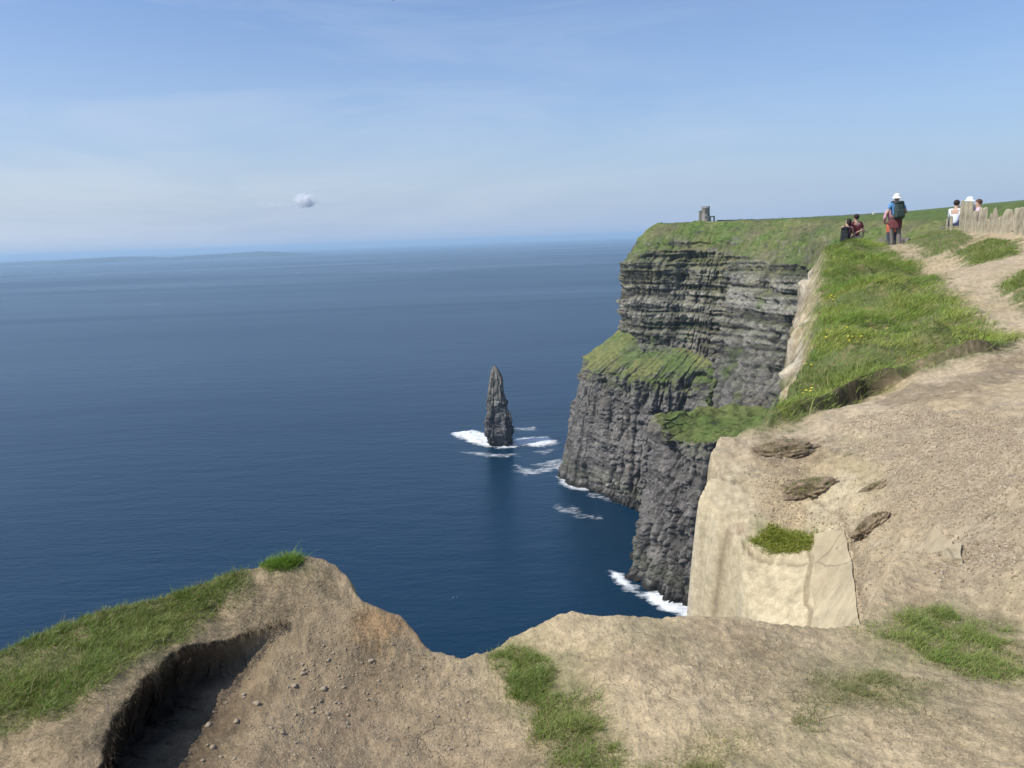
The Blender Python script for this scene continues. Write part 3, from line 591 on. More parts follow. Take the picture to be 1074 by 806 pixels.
# torn roots hanging from the lip of the hollow
tt = RNG.random(1500) * (len(lip) - 2.4); ii = tt.astype(int); P = lip[ii] * (1 - (tt - ii))[:, None] + lip[ii + 1] * (tt - ii)[:, None]
dirn = lip[ii + 1] - lip[ii]; nn = np.c_[-dirn[:, 1], dirn[:, 0]]; nn /= np.linalg.norm(nn, axis=1)[:, None]
P = P + nn * RNG.uniform(-.02, .012, (len(P), 1)) + RNG.normal(size=P.shape) * .004
if lip_term(lip[3:4] + nn[:1] * .05)[1][0] < 0: nn = -nn
zt = th((P + nn * .035)[:, 0], (P + nn * .035)[:, 1])
V, Fq, C = blades(P, .013, .0025, 1.0, np.array([.07, .05, .03])[None] * RNG.uniform(.4, 1.5, (len(P), 1)), down=True)
V = V.reshape(-1, 5, 3); V[..., 2] += (zt + EYE - .002 - V[:, 0, 2])[:, None]; V = V.reshape(-1, 3)
o = tag(mobj('root_fringe', np_mesh('root_fringe', V, Fq, M['blade'], False, C)), 'dark roots hanging from the torn turf lip of the hollow', 'roots', kind='stuff')

# ------------------------------------------------------------------ lumps: stones, slabs, clumps
import bmesh
def lump(name, sx, sy, sz, mat, seed, rough=.25, sub=3, blocky=0.0, col=None):
    bm = bmesh.new(); bmesh.ops.create_icosphere(bm, subdivisions=sub, radius=1)
    P = np.array([v.co[:] for v in bm.verts]); n = P / np.linalg.norm(P, axis=1)[:, None]
    if blocky: n = np.sign(n) * np.abs(n) ** (1 - .55 * blocky)
    r = 1 + (.16 * fbm(n[:, 0] * 15, n[:, 1] * 15, n[:, 2] * 15, o=3, seed=seed + 9) if name == 'clod' else 0) + rough * fbm(n[:, 0] * 1.7 + seed, n[:, 1] * 1.7, n[:, 2] * 1.7, o=3, seed=seed) + rough * .4 * fbm(n[:, 0] * 6 + seed, n[:, 1] * 6, n[:, 2] * 6, o=2, seed=seed + 5)
    Q = n * r[:, None] * [sx, sy, sz]; fs = [[v.index for v in f.verts] for f in bm.faces]; bm.free()
    return np_mesh(name, Q, fs, mat, True)
M['pebble'] = simple_mat('pebble_stone', (.33, .265, .185), .95, .35, 60, .12)
m = simple_mat('pale_sandstone', (.48, .40, .25), .95, .22, 3.2, 1.0); M['sandstone'] = m
nt = NT.__new__(NT); nt.t = m.node_tree; nt.mat = m; b_ = [n_ for n_ in nt.t.nodes if n_.type == 'BSDF_PRINCIPLED'][0]; src = b_.inputs['Base Color'].links[0].from_socket; p_ = pos(nt)
st_ = nt.rng(nt.noise(1.1, 7, .7, p_, .6), .48, .62); dd_ = nt.rng(nt.noise(14, 6, .7, p_), .50, .68)
ck = nt.rng(nt.n('ShaderNodeTexVoronoi', feature='DISTANCE_TO_EDGE', ins={'Vector': nt.mixc(.25, p_, nt.n('ShaderNodeTexNoise', ins={'Vector': p_, 'Scale': 2.0}).outputs['Color']), 'Scale': 1.3}).outputs['Distance'], 0, .012, 1, 0)
x_ = nt.mixc(nt.math('MULTIPLY', st_, .55), src, c4((.34, .265, .165))); x_ = nt.mixc(nt.math('MULTIPLY', dd_, .35), x_, c4((.24, .19, .13))); x_ = nt.mixc(nt.math('MULTIPLY', ck, .6), x_, c4((.15, .11, .07)))
nt.t.links.new(x_, b_.inputs['Base Color'])
M['flag'] = simple_mat('lichened_flagstone', (.44, .385, .27), .92, .3, 3.4, .6)
M['boulder'] = simple_mat('grey_boulder', (.17, .145, .135), .92, .35, 3, .6)
M['turf'] = simple_mat('crumbling_turf', (.235, .178, .112), .97, .55, 14, .8)
pm = [lump('stone', 1, .75, .55, M['pebble'], s, .5, 2, .9) for s in range(5)]
zones = [((230, 690), (470, 700), (540, 800), (190, 800), 95, (1.5, 5.5)), ((430, 610), (560, 700), (640, 700), (600, 806), 0, (2, 4)), ((300, 655), (440, 680), (480, 740), (330, 740), 55, (1.5, 5))]
cnt = 0
def hull_pick(z):
    u, v = random.random(), random.random(); a, b, c, d = [np.array(q, float) for q in z[:4]]
    return (a * (1 - u) + b * u) * (1 - v) + (d * (1 - u) + c * u) * v
for z in zones:
    for k in range(z[4]):
        px, py = hull_pick(z); q = surf_hit(px, py, zA); sz = random.uniform(*z[5]) ** 1.0 / 300 * (0.42 if random.random() < .85 else .75)
        lt = lip_term(q[None]); 
        if poly_sd(q[None], edgeA)[0] > -.05 or abs(lt[1][0]) < .06: continue
        o = mobj('stone', pm[cnt % 5], None, (q[0], q[1], float(th([q[0]], [q[1]])[0]) + EYE + sz * .2)); o.scale = (sz, sz, sz); o.rotation_euler = (random.uniform(-.3, .3), random.uniform(-.3, .3), random.uniform(0, 6.3))
        tag(o, 'small loose stone lying on the bare brown earth of the hollow', 'stone', 'small stones on the bare earth'); cnt += 1
for k in range(60):                                                   # grit on the gravel slope
    px, py = random.uniform(905, 1070), random.uniform(440, 635); q = surf_hit(px, py, zB, 3); sz = random.uniform(1.2, 3.2) / 835 * q[1] * .55
    o = mobj('stone', pm[k % 5], None, (q[0], q[1], float(th([q[0]], [q[1]])[0]) + EYE + sz * .15)); o.scale = (sz, sz, sz); o.rotation_euler = (0, 0, random.uniform(0, 6.3))
    tag(o, 'small stone among the gravel of the slope right of the sandstone', 'stone', 'stones on the gravel slope')
def grains(name, P, size, label):
    n = len(P); Z = th(P[:, 0], P[:, 1]) + EYE; sz = size * np.exp(.5 * RNG.normal(size=n)).clip(.4, 3)
    O = np.array([[1, 0, 0], [0, 1, 0], [-1, 0, 0], [0, -1, 0], [0, 0, .8], [0, 0, -.6]])[None] * RNG.uniform(.6, 1.2, (n, 6, 1)); a = RNG.uniform(0, 6.3, n); c_, s_ = np.cos(a)[:, None], np.sin(a)[:, None]
    V = np.stack([O[..., 0] * c_ - O[..., 1] * s_, O[..., 0] * s_ + O[..., 1] * c_, O[..., 2]], -1) * sz[:, None, None] + np.c_[P, Z + size * .15][:, None]
    T_ = np.array([[0, 1, 4], [1, 2, 4], [2, 3, 4], [3, 0, 4], [1, 0, 5], [2, 1, 5], [3, 2, 5], [0, 3, 5]]); Fq = (np.arange(n)[:, None, None] * 6 + T_[None]).reshape(-1, 3)
    b0 = np.array([[.38, .305, .205], [.32, .25, .165], [.43, .36, .26], [.25, .19, .125]])[RNG.integers(0, 4, n)] * RNG.uniform(.8, 1.15, (n, 1))
    o = mobj(name, np_mesh(name, V.reshape(-1, 3), Fq, M['grain'], False, np.repeat(b0, 6, 0))); tag(o, label, 'gravel', kind='stuff')
M['grain'] = tint_mat('grit', (40, 120), .002, .3, .95, .1)[0]
P = scatter(polyA([(205, 830), (320, 690), (345, 640), (420, 660), (480, 700), (540, 720), (620, 830)]), 22000, .12); P = P[(np.abs(lip_term(P)[1]) > .05) & (poly_sd(P, edgeA) < -.03)]
Q = scatter(nearp, 9000, .02); Q = Q[poly_sd(Q, edgeA) < -.03]
grains('gravel', np.vstack([P, Q]), .0017, 'fine grit and crumbs of soil scattered over the near bare earth')
P = scatter(GRAV, 26000, .3, clumpy(1.5, -.5, .1)); P2 = scatter(patch([(790, 470), (900, 440), (960, 500), (930, 600), (860, 560), (790, 550)], True), 7000, .2, clumpy(2, -.1, .4)); P3 = scatter(patch([(893, 590), (906, 600), (908, 655), (902, 655)], True), 500, .03)
grains('gravel', np.vstack([P, P2, P3]), .0050, 'grey-brown gravel covering the slope right of the sandstone shelf')
# bedrock slabs of the shelf
def hit_t(px, py, n=500):
    d = ray(px, py); ys = np.linspace(3.0, 14, n); h = terrain(d[0] / d[1] * ys, ys, False)[0]; m_ = d[2] / d[1] * ys < h; k = np.argmax(m_) if m_.any() else n - 1; return np.array([d[0] / d[1] * ys[k], ys[k]])
def slab(pp, label, lift=.024, th_=.22):
    P = np.array([hit_t(*q) for q in pp]) if max(q[1] for q in pp) < 600 else polyB(pp); z = th(P[:, 0], P[:, 1]) + EYE
    A = np.c_[P, np.ones(len(P))]; cf = np.linalg.lstsq(A, z, rcond=None)[0]; c = P.mean(0)
    n = 34; lo, hi = P.min(0), P.max(0); gx, gy = np.meshgrid(np.linspace(lo[0], hi[0], n), np.linspace(lo[1], hi[1], n)); g = np.c_[gx.ravel(), gy.ravel()]
    bm = bmesh.new(); vs = [bm.verts.new((p[0] - c[0], p[1] - c[1], 0)) for p in P]; f = bm.faces.new(vs)
    bmesh.ops.subdivide_edges(bm, edges=bm.edges[:], cuts=4)
    bmesh.ops.triangulate(bm, faces=bm.faces[:]); bmesh.ops.subdivide_edges(bm, edges=bm.edges[:], cuts=2, use_grid_fill=True); bmesh.ops.triangulate(bm, faces=bm.faces[:])
    r = bmesh.ops.extrude_face_region(bm, geom=bm.faces[:]); top = [e for e in r['geom'] if isinstance(e, bmesh.types.BMVert)]; ts = set(top)
    for v in bm.verts:
        x, y = v.co.x + c[0], v.co.y + c[1]; base = cf[0] * x + cf[1] * y + cf[2]
        j = .025 * float(fbm(np.array([x * 5]), np.array([y * 5]), o=3, seed=160)[0]); j2 = .02 * float(fbm(np.array([x * 5]), np.array([y * 5]), o=3, seed=161)[0])
        v.co.x += j; v.co.y += j2; base = base if v not in ts else float(th([x], [y])[0]) + EYE; v.co.z = base + (lift + .012 * float(fbm(np.array([x * 2.2]), np.array([y * 2.2]), o=3, seed=162)[0]) if v in ts else -th_)
    bmesh.ops.recalc_face_normals(bm, faces=bm.faces[:])
    me = bpy.data.meshes.new('rock_slab'); bm.to_mesh(me); bm.free(); me.materials.append(M['sandstone'])
    o = mobj('rock_slab', me, None, (c[0], c[1], 0)); tag(o, label, 'rock slab', 'pale sandstone slabs of the shelf')
0 and slab([(766, 592), (785, 590), (805, 604), (826, 596), (846, 606), (847, 668), (768, 668)], 'large flat sandstone slab below the bright moss cushion')
slab([(854, 563), (884, 561), (893, 592), (902, 668), (852, 668)], 'tall sandstone slab left of the narrow rubble crack')
0 and slab([(907, 603), (932, 612), (966, 628), (960, 668), (908, 668)], 'wedge of sandstone right of the narrow rubble crack')
slab([(970, 561), (986, 558), (1000, 572), (1013, 591), (990, 588), (973, 579)], 'small lozenge slab lying alone in the gravel')
0 and slab([(733, 540), (750, 505), (772, 492), (800, 490), (792, 512), (778, 540), (768, 566), (740, 572)], 'cracked sandstone slab at the outer edge of the shelf', .01)
0 and slab([(868, 528), (900, 516), (915, 540), (936, 575), (925, 576), (905, 556), (878, 552)], 'thin pale sandstone slab curving between two turf clumps', .02)
def clump(px, py, wpx, hpx, seed, label, B=True, green=0.2, hk=.34):
    q = hit_t(px, py); s = wpx / 2 / 835 * q[1] * 1.02; e = empty('turf_clump', (q[0], q[1], float(th([q[0]], [q[1]])[0]) + EYE - .03))
    d_ = .4; hx = (th([q[0] + d_], [q[1]])[0] - th([q[0] - d_], [q[1]])[0]) / 2 / d_; hy = (th([q[0]], [q[1] + d_])[0] - th([q[0]], [q[1] - d_])[0]) / 2 / d_
    n_ = Vector((-hx, -hy, 1)).normalized(); x_ = Vector((1, -.25, 0)); x_ = (x_ - n_ * x_.dot(n_)).normalized(); y_ = n_.cross(x_); e.rotation_euler = Matrix((x_, y_, n_)).transposed().to_euler()
    me = lump('clod', s, s * .55, s * hk, M['turf'], seed, .55, 5, 0); o = mobj('clod', me, e)
    n = int(1500 * (1 + green)); a = RNG.uniform(0, 2 * PI, n); rr_ = np.sqrt(RNG.random(n)) * .95; L_ = np.c_[np.cos(a) * rr_ * s, np.sin(a) * rr_ * s * .50]; P = L_ + q
    V, Fq, C = blades(P, s * .06, .005, 1.6, gcols(P, 1 - green, 4, d=(.30, .24, .14))); base = np.repeat(th(P[:, 0], P[:, 1]) + EYE, 5); V[:, 0] -= q[0]; V[:, 1] -= q[1]
    V[:, 2] = V[:, 2] - base + np.repeat(s * hk * 1.0 * np.sqrt(np.maximum(0, 1 - rr_ ** 2)) * (.85 + .3 * RNG.random(n)), 5)
    g = mobj('dry_grass', np_mesh('dry_grass', V, Fq, M['blade'], False, C), e); tag(e, label, 'turf clump', 'crumbling turf clumps on the shelf')
clump(822, 472, 66, 24, 3, 'long dark turf clump uppermost on the sandstone shelf', green=.1)
clump(849, 511, 54, 18, 7, 'low olive turf clump in the middle of the shelf', green=.3)
clump(915, 553, 48, 32, 12, 'dark crumbling turf clump above the rubble crack', green=0, hk=.42)
clump(915, 509, 38, 17, 15, 'small turf clump with a torn dark top edge, beside the gravel', green=.15, hk=.28)
clump(892, 476, 20, 9, 18, 'tiny grey-green tuft alone on the upper gravel', green=.6)
# yellow flowers
def flower_mesh():
    bm = bmesh.new(); 
    for k in range(6):
        a = k * PI / 3; c, s = math.cos(a), math.sin(a)
        vs = [bm.verts.new(q) for q in ((0, 0, .16), (.014 * c - .008 * s, .014 * s + .008 * c, .168), (.032 * c, .032 * s, .172), (.014 * c + .008 * s, .014 * s - .008 * c, .168))]; bm.faces.new(vs)
    n0 = len(bm.faces)
    for k in range(3):
        a = k * 2.1; b = a + 2.1
        bm.faces.new([bm.verts.new(q) for q in ((.003 * math.cos(a), .003 * math.sin(a), -.02), (.003 * math.cos(b), .003 * math.sin(b), -.02), (.002 * math.cos(b), .002 * math.sin(b), .16), (.002 * math.cos(a), .002 * math.sin(a), .16))])
    me = bpy.data.meshes.new('flower'); bm.to_mesh(me); bm.free(); me.materials.append(simple_mat('yellow_petals', (.75, .60, .03), .6, .1)); me.materials.append(simple_mat('flower_stem', (.10, .16, .04)))
    for i, f in enumerate(me.polygons): f.material_index = 0 if i < n0 else 1
    return me
fm = flower_mesh()
fl_c = [(848, 428), (850, 420), (865, 318), (868, 322), (905, 345), (907, 343), (870, 365), (880, 362), (895, 372), (845, 395), (826, 418), (900, 385), (868, 268), (866, 272), (930, 350)]
for k in range(70):
    c = random.choice(fl_c); px, py = c[0] + random.gauss(0, 7), c[1] + random.gauss(0, 5); q = surf_hit(px, py, zB, 3)
    if poly_sd(q[None], GR['wedge'])[0] > -.1: continue
    o = mobj('yellow_flower', fm, None, (q[0], q[1], float(th([q[0]], [q[1]])[0]) + EYE)); o.scale = (.8,) * 3; o.rotation_euler = (random.uniform(-.5, .3), random.uniform(-.4, .4), random.uniform(0, 6))
    tag(o, 'small yellow wildflower in the long grass of the cliff-edge slope', 'flower', 'yellow flowers in the long grass')

# ------------------------------------------------------------------ people
def skin(name, V, E, mat, parent, sub=2, root=0):
    me = bpy.data.meshes.new(name); me.from_pydata([v[0] for v in V], E, []); o = bpy.data.objects.new(name, me); link(o)
    md = o.modifiers.new('s', 'SKIN'); sv = me.skin_vertices[0].data
    for i, v in enumerate(V):
        r = v[1]; sv[i].radius = (r, r) if not isinstance(r, tuple) else r; sv[i].use_root = (i == root)
    o.modifiers.new('d', 'SUBSURF').levels = sub; o.modifiers[-1].render_levels = sub
    dg = bpy.context.evaluated_depsgraph_get(); m2 = bpy.data.meshes.new_from_object(o.evaluated_get(dg)); bpy.data.objects.remove(o)
    m2.name = name; m2.materials.clear(); m2.materials.append(mat)
    for p in m2.polygons: p.use_smooth = True
    return mobj(name, m2, parent)
class Chain:
    def __init__(s): s.V = []; s.E = []; s.k = {}
    def add(s, names, J, R):
        prev = None
        for nme in names:
            if nme not in s.k: s.k[nme] = len(s.V); s.V.append((tuple(J[nme]), R[nme]))
            if prev is not None: s.E.append((s.k[prev], s.k[nme]))
            prev = nme
SK = simple_mat('skin', (.52, .33, .24), .6, .08)
def pmat(nm, c): return simple_mat(nm, c, .85, .15, 12)
RB = dict(pel=(.125, .10), sp=(.12, .09), ch=(.14, .095), nk=.052, hd=.085, ht=.07, ns=.02, earl=.018, earr=.018)
for s_ in 'lr': RB.update({'sh' + s_: .058, 'el' + s_: .040, 'wr' + s_: .027, 'pa' + s_: (.035, .022), 'hp' + s_: .085, 'kn' + s_: .057, 'an' + s_: .038, 'he' + s_: .042, 'to' + s_: .035})
def stand_pose():
    J = dict(pel=(0, 0, .95), sp=(0, 0, 1.13), ch=(0, 0, 1.33), nk=(0, .01, 1.49), hd=(0, .02, 1.62), ht=(0, .01, 1.70), ns=(0, .115, 1.60), earl=(-.085, .01, 1.61), earr=(.085, .01, 1.61))
    for s_, g in (('l', -1), ('r', 1)):
        J.update({'sh' + s_: (g * .185, 0, 1.41), 'el' + s_: (g * .24, -.03, 1.13), 'wr' + s_: (g * .25, .08, .90), 'pa' + s_: (g * .25, .10, .83), 'hp' + s_: (g * .09, 0, .90),
                  'kn' + s_: (g * .10, .02, .50), 'an' + s_: (g * .11, -.01, .09), 'he' + s_: (g * .11, -.03, .045), 'to' + s_: (g * .12, .13, .035)})
    return J
def sit_pose():
    J = stand_pose(); d = -.86
    for k in ('pel', 'sp', 'ch', 'nk', 'hd', 'ht', 'ns', 'earl', 'earr', 'shl', 'shr'): x, y, z = J[k]; J[k] = (x, y + .10 * max(0, z - 1), z + d)
    for s_, g in (('l', -1), ('r', 1)):
        J.update({'hp' + s_: (g * .09, .04, .10), 'kn' + s_: (g * .15, .42, .38), 'an' + s_: (g * .13, .62, .03), 'he' + s_: (g * .13, .62, .0), 'to' + s_: (g * .14, .78, .0),
                  'el' + s_: (g * .24, .16, .30), 'wr' + s_: (g * .17, .36, .42), 'pa' + s_: (g * .14, .42, .42)})
    return J
def person(loc, rz, J, label, shirt, trousers, hair=(.03, .02, .015), hat=None, shoes=(.05, .04, .035), sleeve='short', legs='long', scale=1.0, longhair=False, group=None, vest=None, jacket=None):
    e = empty('person', loc, rz); e.scale = (scale,) * 3
    c = Chain(); c.add(['pel', 'sp', 'ch', 'nk', 'hd', 'ht'], J, RB); c.add(['hd', 'ns'], J, RB); c.add(['hd', 'earl'], J, RB); c.add(['hd', 'earr'], J, RB)
    for s_ in 'lr':
        c.add(['ch', 'sh' + s_, 'el' + s_, 'wr' + s_, 'pa' + s_], J, RB); c.add(['pel', 'hp' + s_, 'kn' + s_, 'an' + s_, 'he' + s_, 'to' + s_], J, RB)
        w, p = np.array(J['wr' + s_]), np.array(J['pa' + s_]); d = (p - w) / np.linalg.norm(p - w); side = np.cross(d, [0, 1, .2]); side /= np.linalg.norm(side)
        for i, (off, ln) in enumerate(((-.03, .065), (-.01, .078), (.01, .074), (.03, .058))):
            a = p + side * off + d * .03; b = a + d * ln * .55; f = b + d * ln * .4 + np.array([0, .02, -.008])
            JJ = {'a': a, 'b': b, 'f': f}; n0 = len(c.V); c.V += [(tuple(a), .0095), (tuple(b), .009), (tuple(f), .0075)]; c.E += [(c.k['pa' + s_], n0), (n0, n0 + 1), (n0 + 1, n0 + 2)]
        t1 = p + side * (-.04) - d * .01 + np.array([0, .02, 0]); n0 = len(c.V); c.V += [(tuple(t1), .011), (tuple(t1 + d * .04 - side * .01), .009)]; c.E += [(c.k['pa' + s_], n0), (n0, n0 + 1)]
    skin('body', c.V, c.E, SK, e, 2)
    R2 = {}
    for k, r in RB.items(): R2[k] = tuple(q + .022 for q in r) if isinstance(r, tuple) else r + .018
    R2.update(nk=.062); J2 = dict(J); 
    t = Chain(); nkb = tuple(np.array(J['ch']) * .25 + np.array(J['nk']) * .75); J2['nb'] = nkb; R2['nb'] = .075
    hem = tuple(np.array(J['pel']) + np.array([0, 0, -.03])); J2['hem'] = hem; R2['hem'] = (.155, .125)
    t.add(['hem', 'sp', 'ch', 'nb'], J2, R2)
    for s_ in 'lr':
        if sleeve == 'none': t.add(['ch', 'sh' + s_], J2, R2); continue
        f = .6 if sleeve == 'short' else 1.0; m_ = tuple(np.array(J['sh' + s_]) * (1 - f) + np.array(J['el' + s_]) * f); J2['sl' + s_] = m_; R2['sl' + s_] = .062; R2['wr' + s_] = .043
        t.add(['ch', 'sh' + s_, 'sl' + s_] + (['wr' + s_] if sleeve == 'long' else []), J2, R2)
    skin('shirt', t.V, t.E, pmat('shirt_cloth', shirt), e, 2)
    q = Chain(); R3 = dict(R2); R3['pel'] = (.15, .12)
    for s_ in 'lr':
        if legs == 'long': q.add(['pel', 'hp' + s_, 'kn' + s_, 'an' + s_], J2, R3)
        else:
            J2['sr' + s_] = tuple(np.array(J['hp' + s_]) * .15 + np.array(J['kn' + s_]) * .85); R3['sr' + s_] = .088; q.add(['pel', 'hp' + s_, 'sr' + s_], J2, R3)
    skin('trousers' if legs == 'long' else 'shorts', q.V, q.E, pmat('trouser_cloth', trousers), e, 2)
    for s_ in 'lr':
        z = Chain(); RS = dict(R2); RS['he' + s_] = .052; RS['to' + s_] = .044; z.add(['he' + s_, 'to' + s_], J2, RS); skin('shoe', z.V, z.E, pmat('shoe_leather', shoes), e, 1)
    hd = np.array(J['hd']); up = np.array(J['ht']) - hd
    if hat is None or longhair:
        bm = bmesh.new(); bmesh.ops.create_uvsphere(bm, u_segments=18, v_segments=12, radius=1)
        for v in bm.verts:
            x, y, z = v.co; v.co = Vector((x * .098, y * .112 - (.02 if y < 0 else .03), z * .10 + .035))
            if y > .25 and z < .35: v.co.y = min(v.co.y, .06); v.co.z = max(v.co.z, .045)
            if longhair and y < .3 and z < 0: v.co.z -= .17 * -z; v.co.y -= .01
            v.co += Vector(hd)
        me = bpy.data.meshes.new('hair'); bm.to_mesh(me); bm.free(); me.materials.append(pmat('hair', hair)); o = mobj('hair', me, e)
        for p_ in me.polygons: p_.use_smooth = True
    if hat is not None:
        bm = bmesh.new(); prof = [(0, .125), (.05, .122), (.085, .095), (.098, .05), (.103, .03), (.165, .0), (.17, -.008), (.10, .018)]; vs = []
        for r, z in prof: vs.append([bm.verts.new((r * math.cos(a), r * 1.12 * math.sin(a) - (.01), z + (-.03 if (r > .12 and math.sin(a) < -.3) else 0))) for a in np.linspace(0, 2 * PI, 24, endpoint=False)])
        for i in range(len(vs) - 1):
            for j in range(24): 
                try: bm.faces.new((vs[i][j], vs[i][(j + 1) % 24], vs[i + 1][(j + 1) % 24], vs[i + 1][j]))
                except Exception: pass
        bmesh.ops.remove_doubles(bm, verts=bm.verts[:], dist=1e-4)
        for v in bm.verts: v.co += Vector(hd) + Vector((0, 0, .02))
        me = bpy.data.meshes.new('hat'); bm.to_mesh(me); bm.free(); me.materials.append(pmat('hat_cotton', hat)); mobj('hat', me, e)
        for p_ in me.polygons: p_.use_smooth = True
    if jacket is not None:      # a jacket knotted round the waist
        bm = bmesh.new(); rings = [(.150, .12, 1.03), (.168, .14, .98), (.185, .16, .85), (.17, .16, .66)]; vs = []
        for rx, ry, z in rings: vs.append([bm.verts.new((rx * math.cos(a) * (1 + .06 * math.sin(5 * a)), ry * math.sin(a) * (1 + .06 * math.sin(7 * a)) - .01, z)) for a in np.linspace(PI * .85, PI * 2.15, 22)])
        for i in range(3):
            for j in range(21): bm.faces.new((vs[i][j], vs[i][j + 1], vs[i + 1][j + 1], vs[i + 1][j]))
        me = bpy.data.meshes.new('tied_jacket'); bm.to_mesh(me); bm.free(); me.materials.append(pmat('jacket_cloth', jacket)); o = mobj('tied_jacket', me, e)
        sol = o.modifiers.new('s', 'SOLIDIFY'); sol.thickness = .012
    tag(e, label, 'person', group); return e
def backpack(loc, rz, col, label, s=1.0, name='backpack'):
    e = empty(name, loc, rz); e.scale = (s,) * 3
    def box(nm, sx, sy, sz, x, y, z, mat, bev=.05, taper=.85):
        bm = bmesh.new(); bmesh.ops.create_cube(bm, size=1)
        for v in bm.verts:
            k = taper if v.co.z > 0 else 1; v.co = Vector((v.co.x * sx * k, v.co.y * sy * k, v.co.z * sz))
        bmesh.ops.bevel(bm, geom=bm.edges[:], offset=bev, segments=4, profile=.6, affect='EDGES')
        me = bpy.data.meshes.new(nm); bm.to_mesh(me); bm.free(); me.materials.append(mat)
        for p_ in me.polygons: p_.use_smooth = True
        return mobj(nm, me, e, (x, y, z))
    m1 = pmat('pack_fabric', col); m2 = pmat('pack_trim', tuple(q * .5 for q in col))
    box('pack_body', .31, .22, .48, 0, -.11, 0, m1, .09, .74); box('front_pocket', .24, .08, .22, 0, -.22, -.09, m1, .03); box('top_flap', .24, .20, .09, 0, -.11, .225, m2, .04, .8)
    for g in (-1, 1): 
        pts = [((g * .09, -.02, .20), .018), ((g * .12, .10, .24), .018), ((g * .13, .145, .10), .018), ((g * .14, .10, -.08), .014), ((g * .12, -.02, -.16), .012)]
        skin('shoulder_strap', pts, [(0, 1), (1, 2), (2, 3), (3, 4)], m2, e, 1)
    return tag(e, label, 'backpack')
def ground_at(px, py, d):
    p = at(px, py, d); return (p[0], p[1], float(th([p[0]], [p[1]])[0]) + EYE)
g = ground_at(938.5, 256, 26.5); fz = at(938.5, 256, 26.5)[2]; print('hiker ground', g[2] - fz)
J = stand_pose(); J.update(elr=(.30, -.07, 1.14), wrr=(.20, .16, 1.12), par=(.16, .22, 1.13), ell=(-.29, -.02, 1.14), wrl=(-.22, .2, 1.08), pal=(-.18, .26, 1.08), knl=(-.10, .05, .50), anl=(-.09, .0, .09), knr=(.09, -.02, .5), anr=(.09, -.16, .13), her=(.09, -.18, .09), tor=(.10, -.04, .035))
person(g, -.1, J, 'walker seen from behind in blue T-shirt, white sun hat and grey trousers', (.10, .28, .52), (.17, .14, .13), hat=(.80, .76, .70), jacket=(.16, .04, .045))
backpack((g[0] + .0, g[1] - .10, g[2] + 1.22), -.1, (.035, .06, .05), 'dark green rucksack on the back of the walker in the white hat', 1.1)
g2 = ground_at(934.8, 256, 27.4); J = stand_pose(); J.update(ell=(-.30, -.03, 1.16), wrl=(-.22, .12, 1.02), pal=(-.18, .18, 1.0))
person(g2, .05, J, 'walker in pink top and orange-red waist jacket, half hidden by the white-hatted one', (.62, .33, .38), (.06, .07, .10), jacket=(.50, .13, .07), scale=.95, longhair=True, sleeve='long')
g3 = ground_at(896.8, 262, 29.0); g3 = (g3[0], g3[1], min(g3[2], at(896, 225.3, 29.0)[2] - 1.73)); print('couple', g3[2] - ground_at(896.8, 262, 29.0)[2])
J = stand_pose(); J.update(ell=(-.27, .05, 1.14), wrl=(-.12, .25, 1.10), pal=(-.06, .28, 1.12), elr=(.30, -.02, 1.15), wrr=(.30, .05, .90), par=(.30, .06, .84))
person(g3, .15, J, 'short-haired person in maroon T-shirt and beige shorts, hugged from the left', (.20, .035, .045), (.46, .37, .28), legs='short')
g4 = (g3[0] - .40, g3[1] - .22, g3[2]); J = stand_pose(); J.update(elr=(.22, .12, 1.12), wrr=(.42, .14, 1.22), par=(.50, .13, 1.25), shr=(.17, .03, 1.38), hd=(.05, .05, 1.59), ht=(.06, .05, 1.67), ns=(.15, .07, 1.57), ell=(-.16, .24, 1.2), wrl=(.05, .38, 1.2), pal=(.12, .40, 1.2))
person(g4, -.35, J, 'long-haired person in dark vest with a pale bare arm round a companion', (.15, .05, .06), (.03, .03, .04), longhair=True, scale=.93, sleeve='none')
backpack((g4[0] - .12, g4[1] - .12, g4[2] + 1.03), -.45, (.018, .022, .025), 'black rucksack worn by the long-haired person hugging the one in maroon', 1.05)
for (px, py, d, rz, lab, sh, tr, kw) in [
  (1001.5, 231.8, 27.2, -.9, 'dark-haired person sitting left of the flagstones in a white shirt with navy sleeves', (.70, .74, .80), (.04, .05, .09), dict()),
  (1018, 233.5, 27.4, .5, 'person in bright white sun hat and white shirt sitting behind the tallest flagstones', (.78, .80, .84), (.30, .28, .25), dict(hat=(.88, .90, .95))),
  (1027.5, 233.5, 27.0, 1.0, 'brown-haired person in a pale pink shirt sitting behind the square-topped flagstone', (.70, .50, .55), (.15, .14, .16), dict(hair=(.10, .05, .03)))]:
    g = ground_at(px, py, d); tz = at(px, {1001.5: 209.5, 1018: 206.5, 1027.5: 208.5}[px], d)[2] - .90; print('sit', tz - g[2]); g = (g[0], g[1], tz)
    e_ = person(g, rz, sit_pose(), lab, sh, tr, sleeve='long', **kw)
    o = mobj('boulder', lump('boulder', .45, .4, max(.12, (tz - ground_at(px, py, d)[2]) / 2 + .1), M['boulder'], int(px) % 50, .2, 3, .5), None, (g[0], g[1], (g[2] + ground_at(px, py, d)[2]) / 2 - .06)); tag(o, 'grey boulder used as a seat under the ' + {1001.5: 'person in white shirt with navy sleeves', 1018: 'person in the bright white sun hat', 1027.5: 'brown-haired person in pink'}[px], 'boulder')
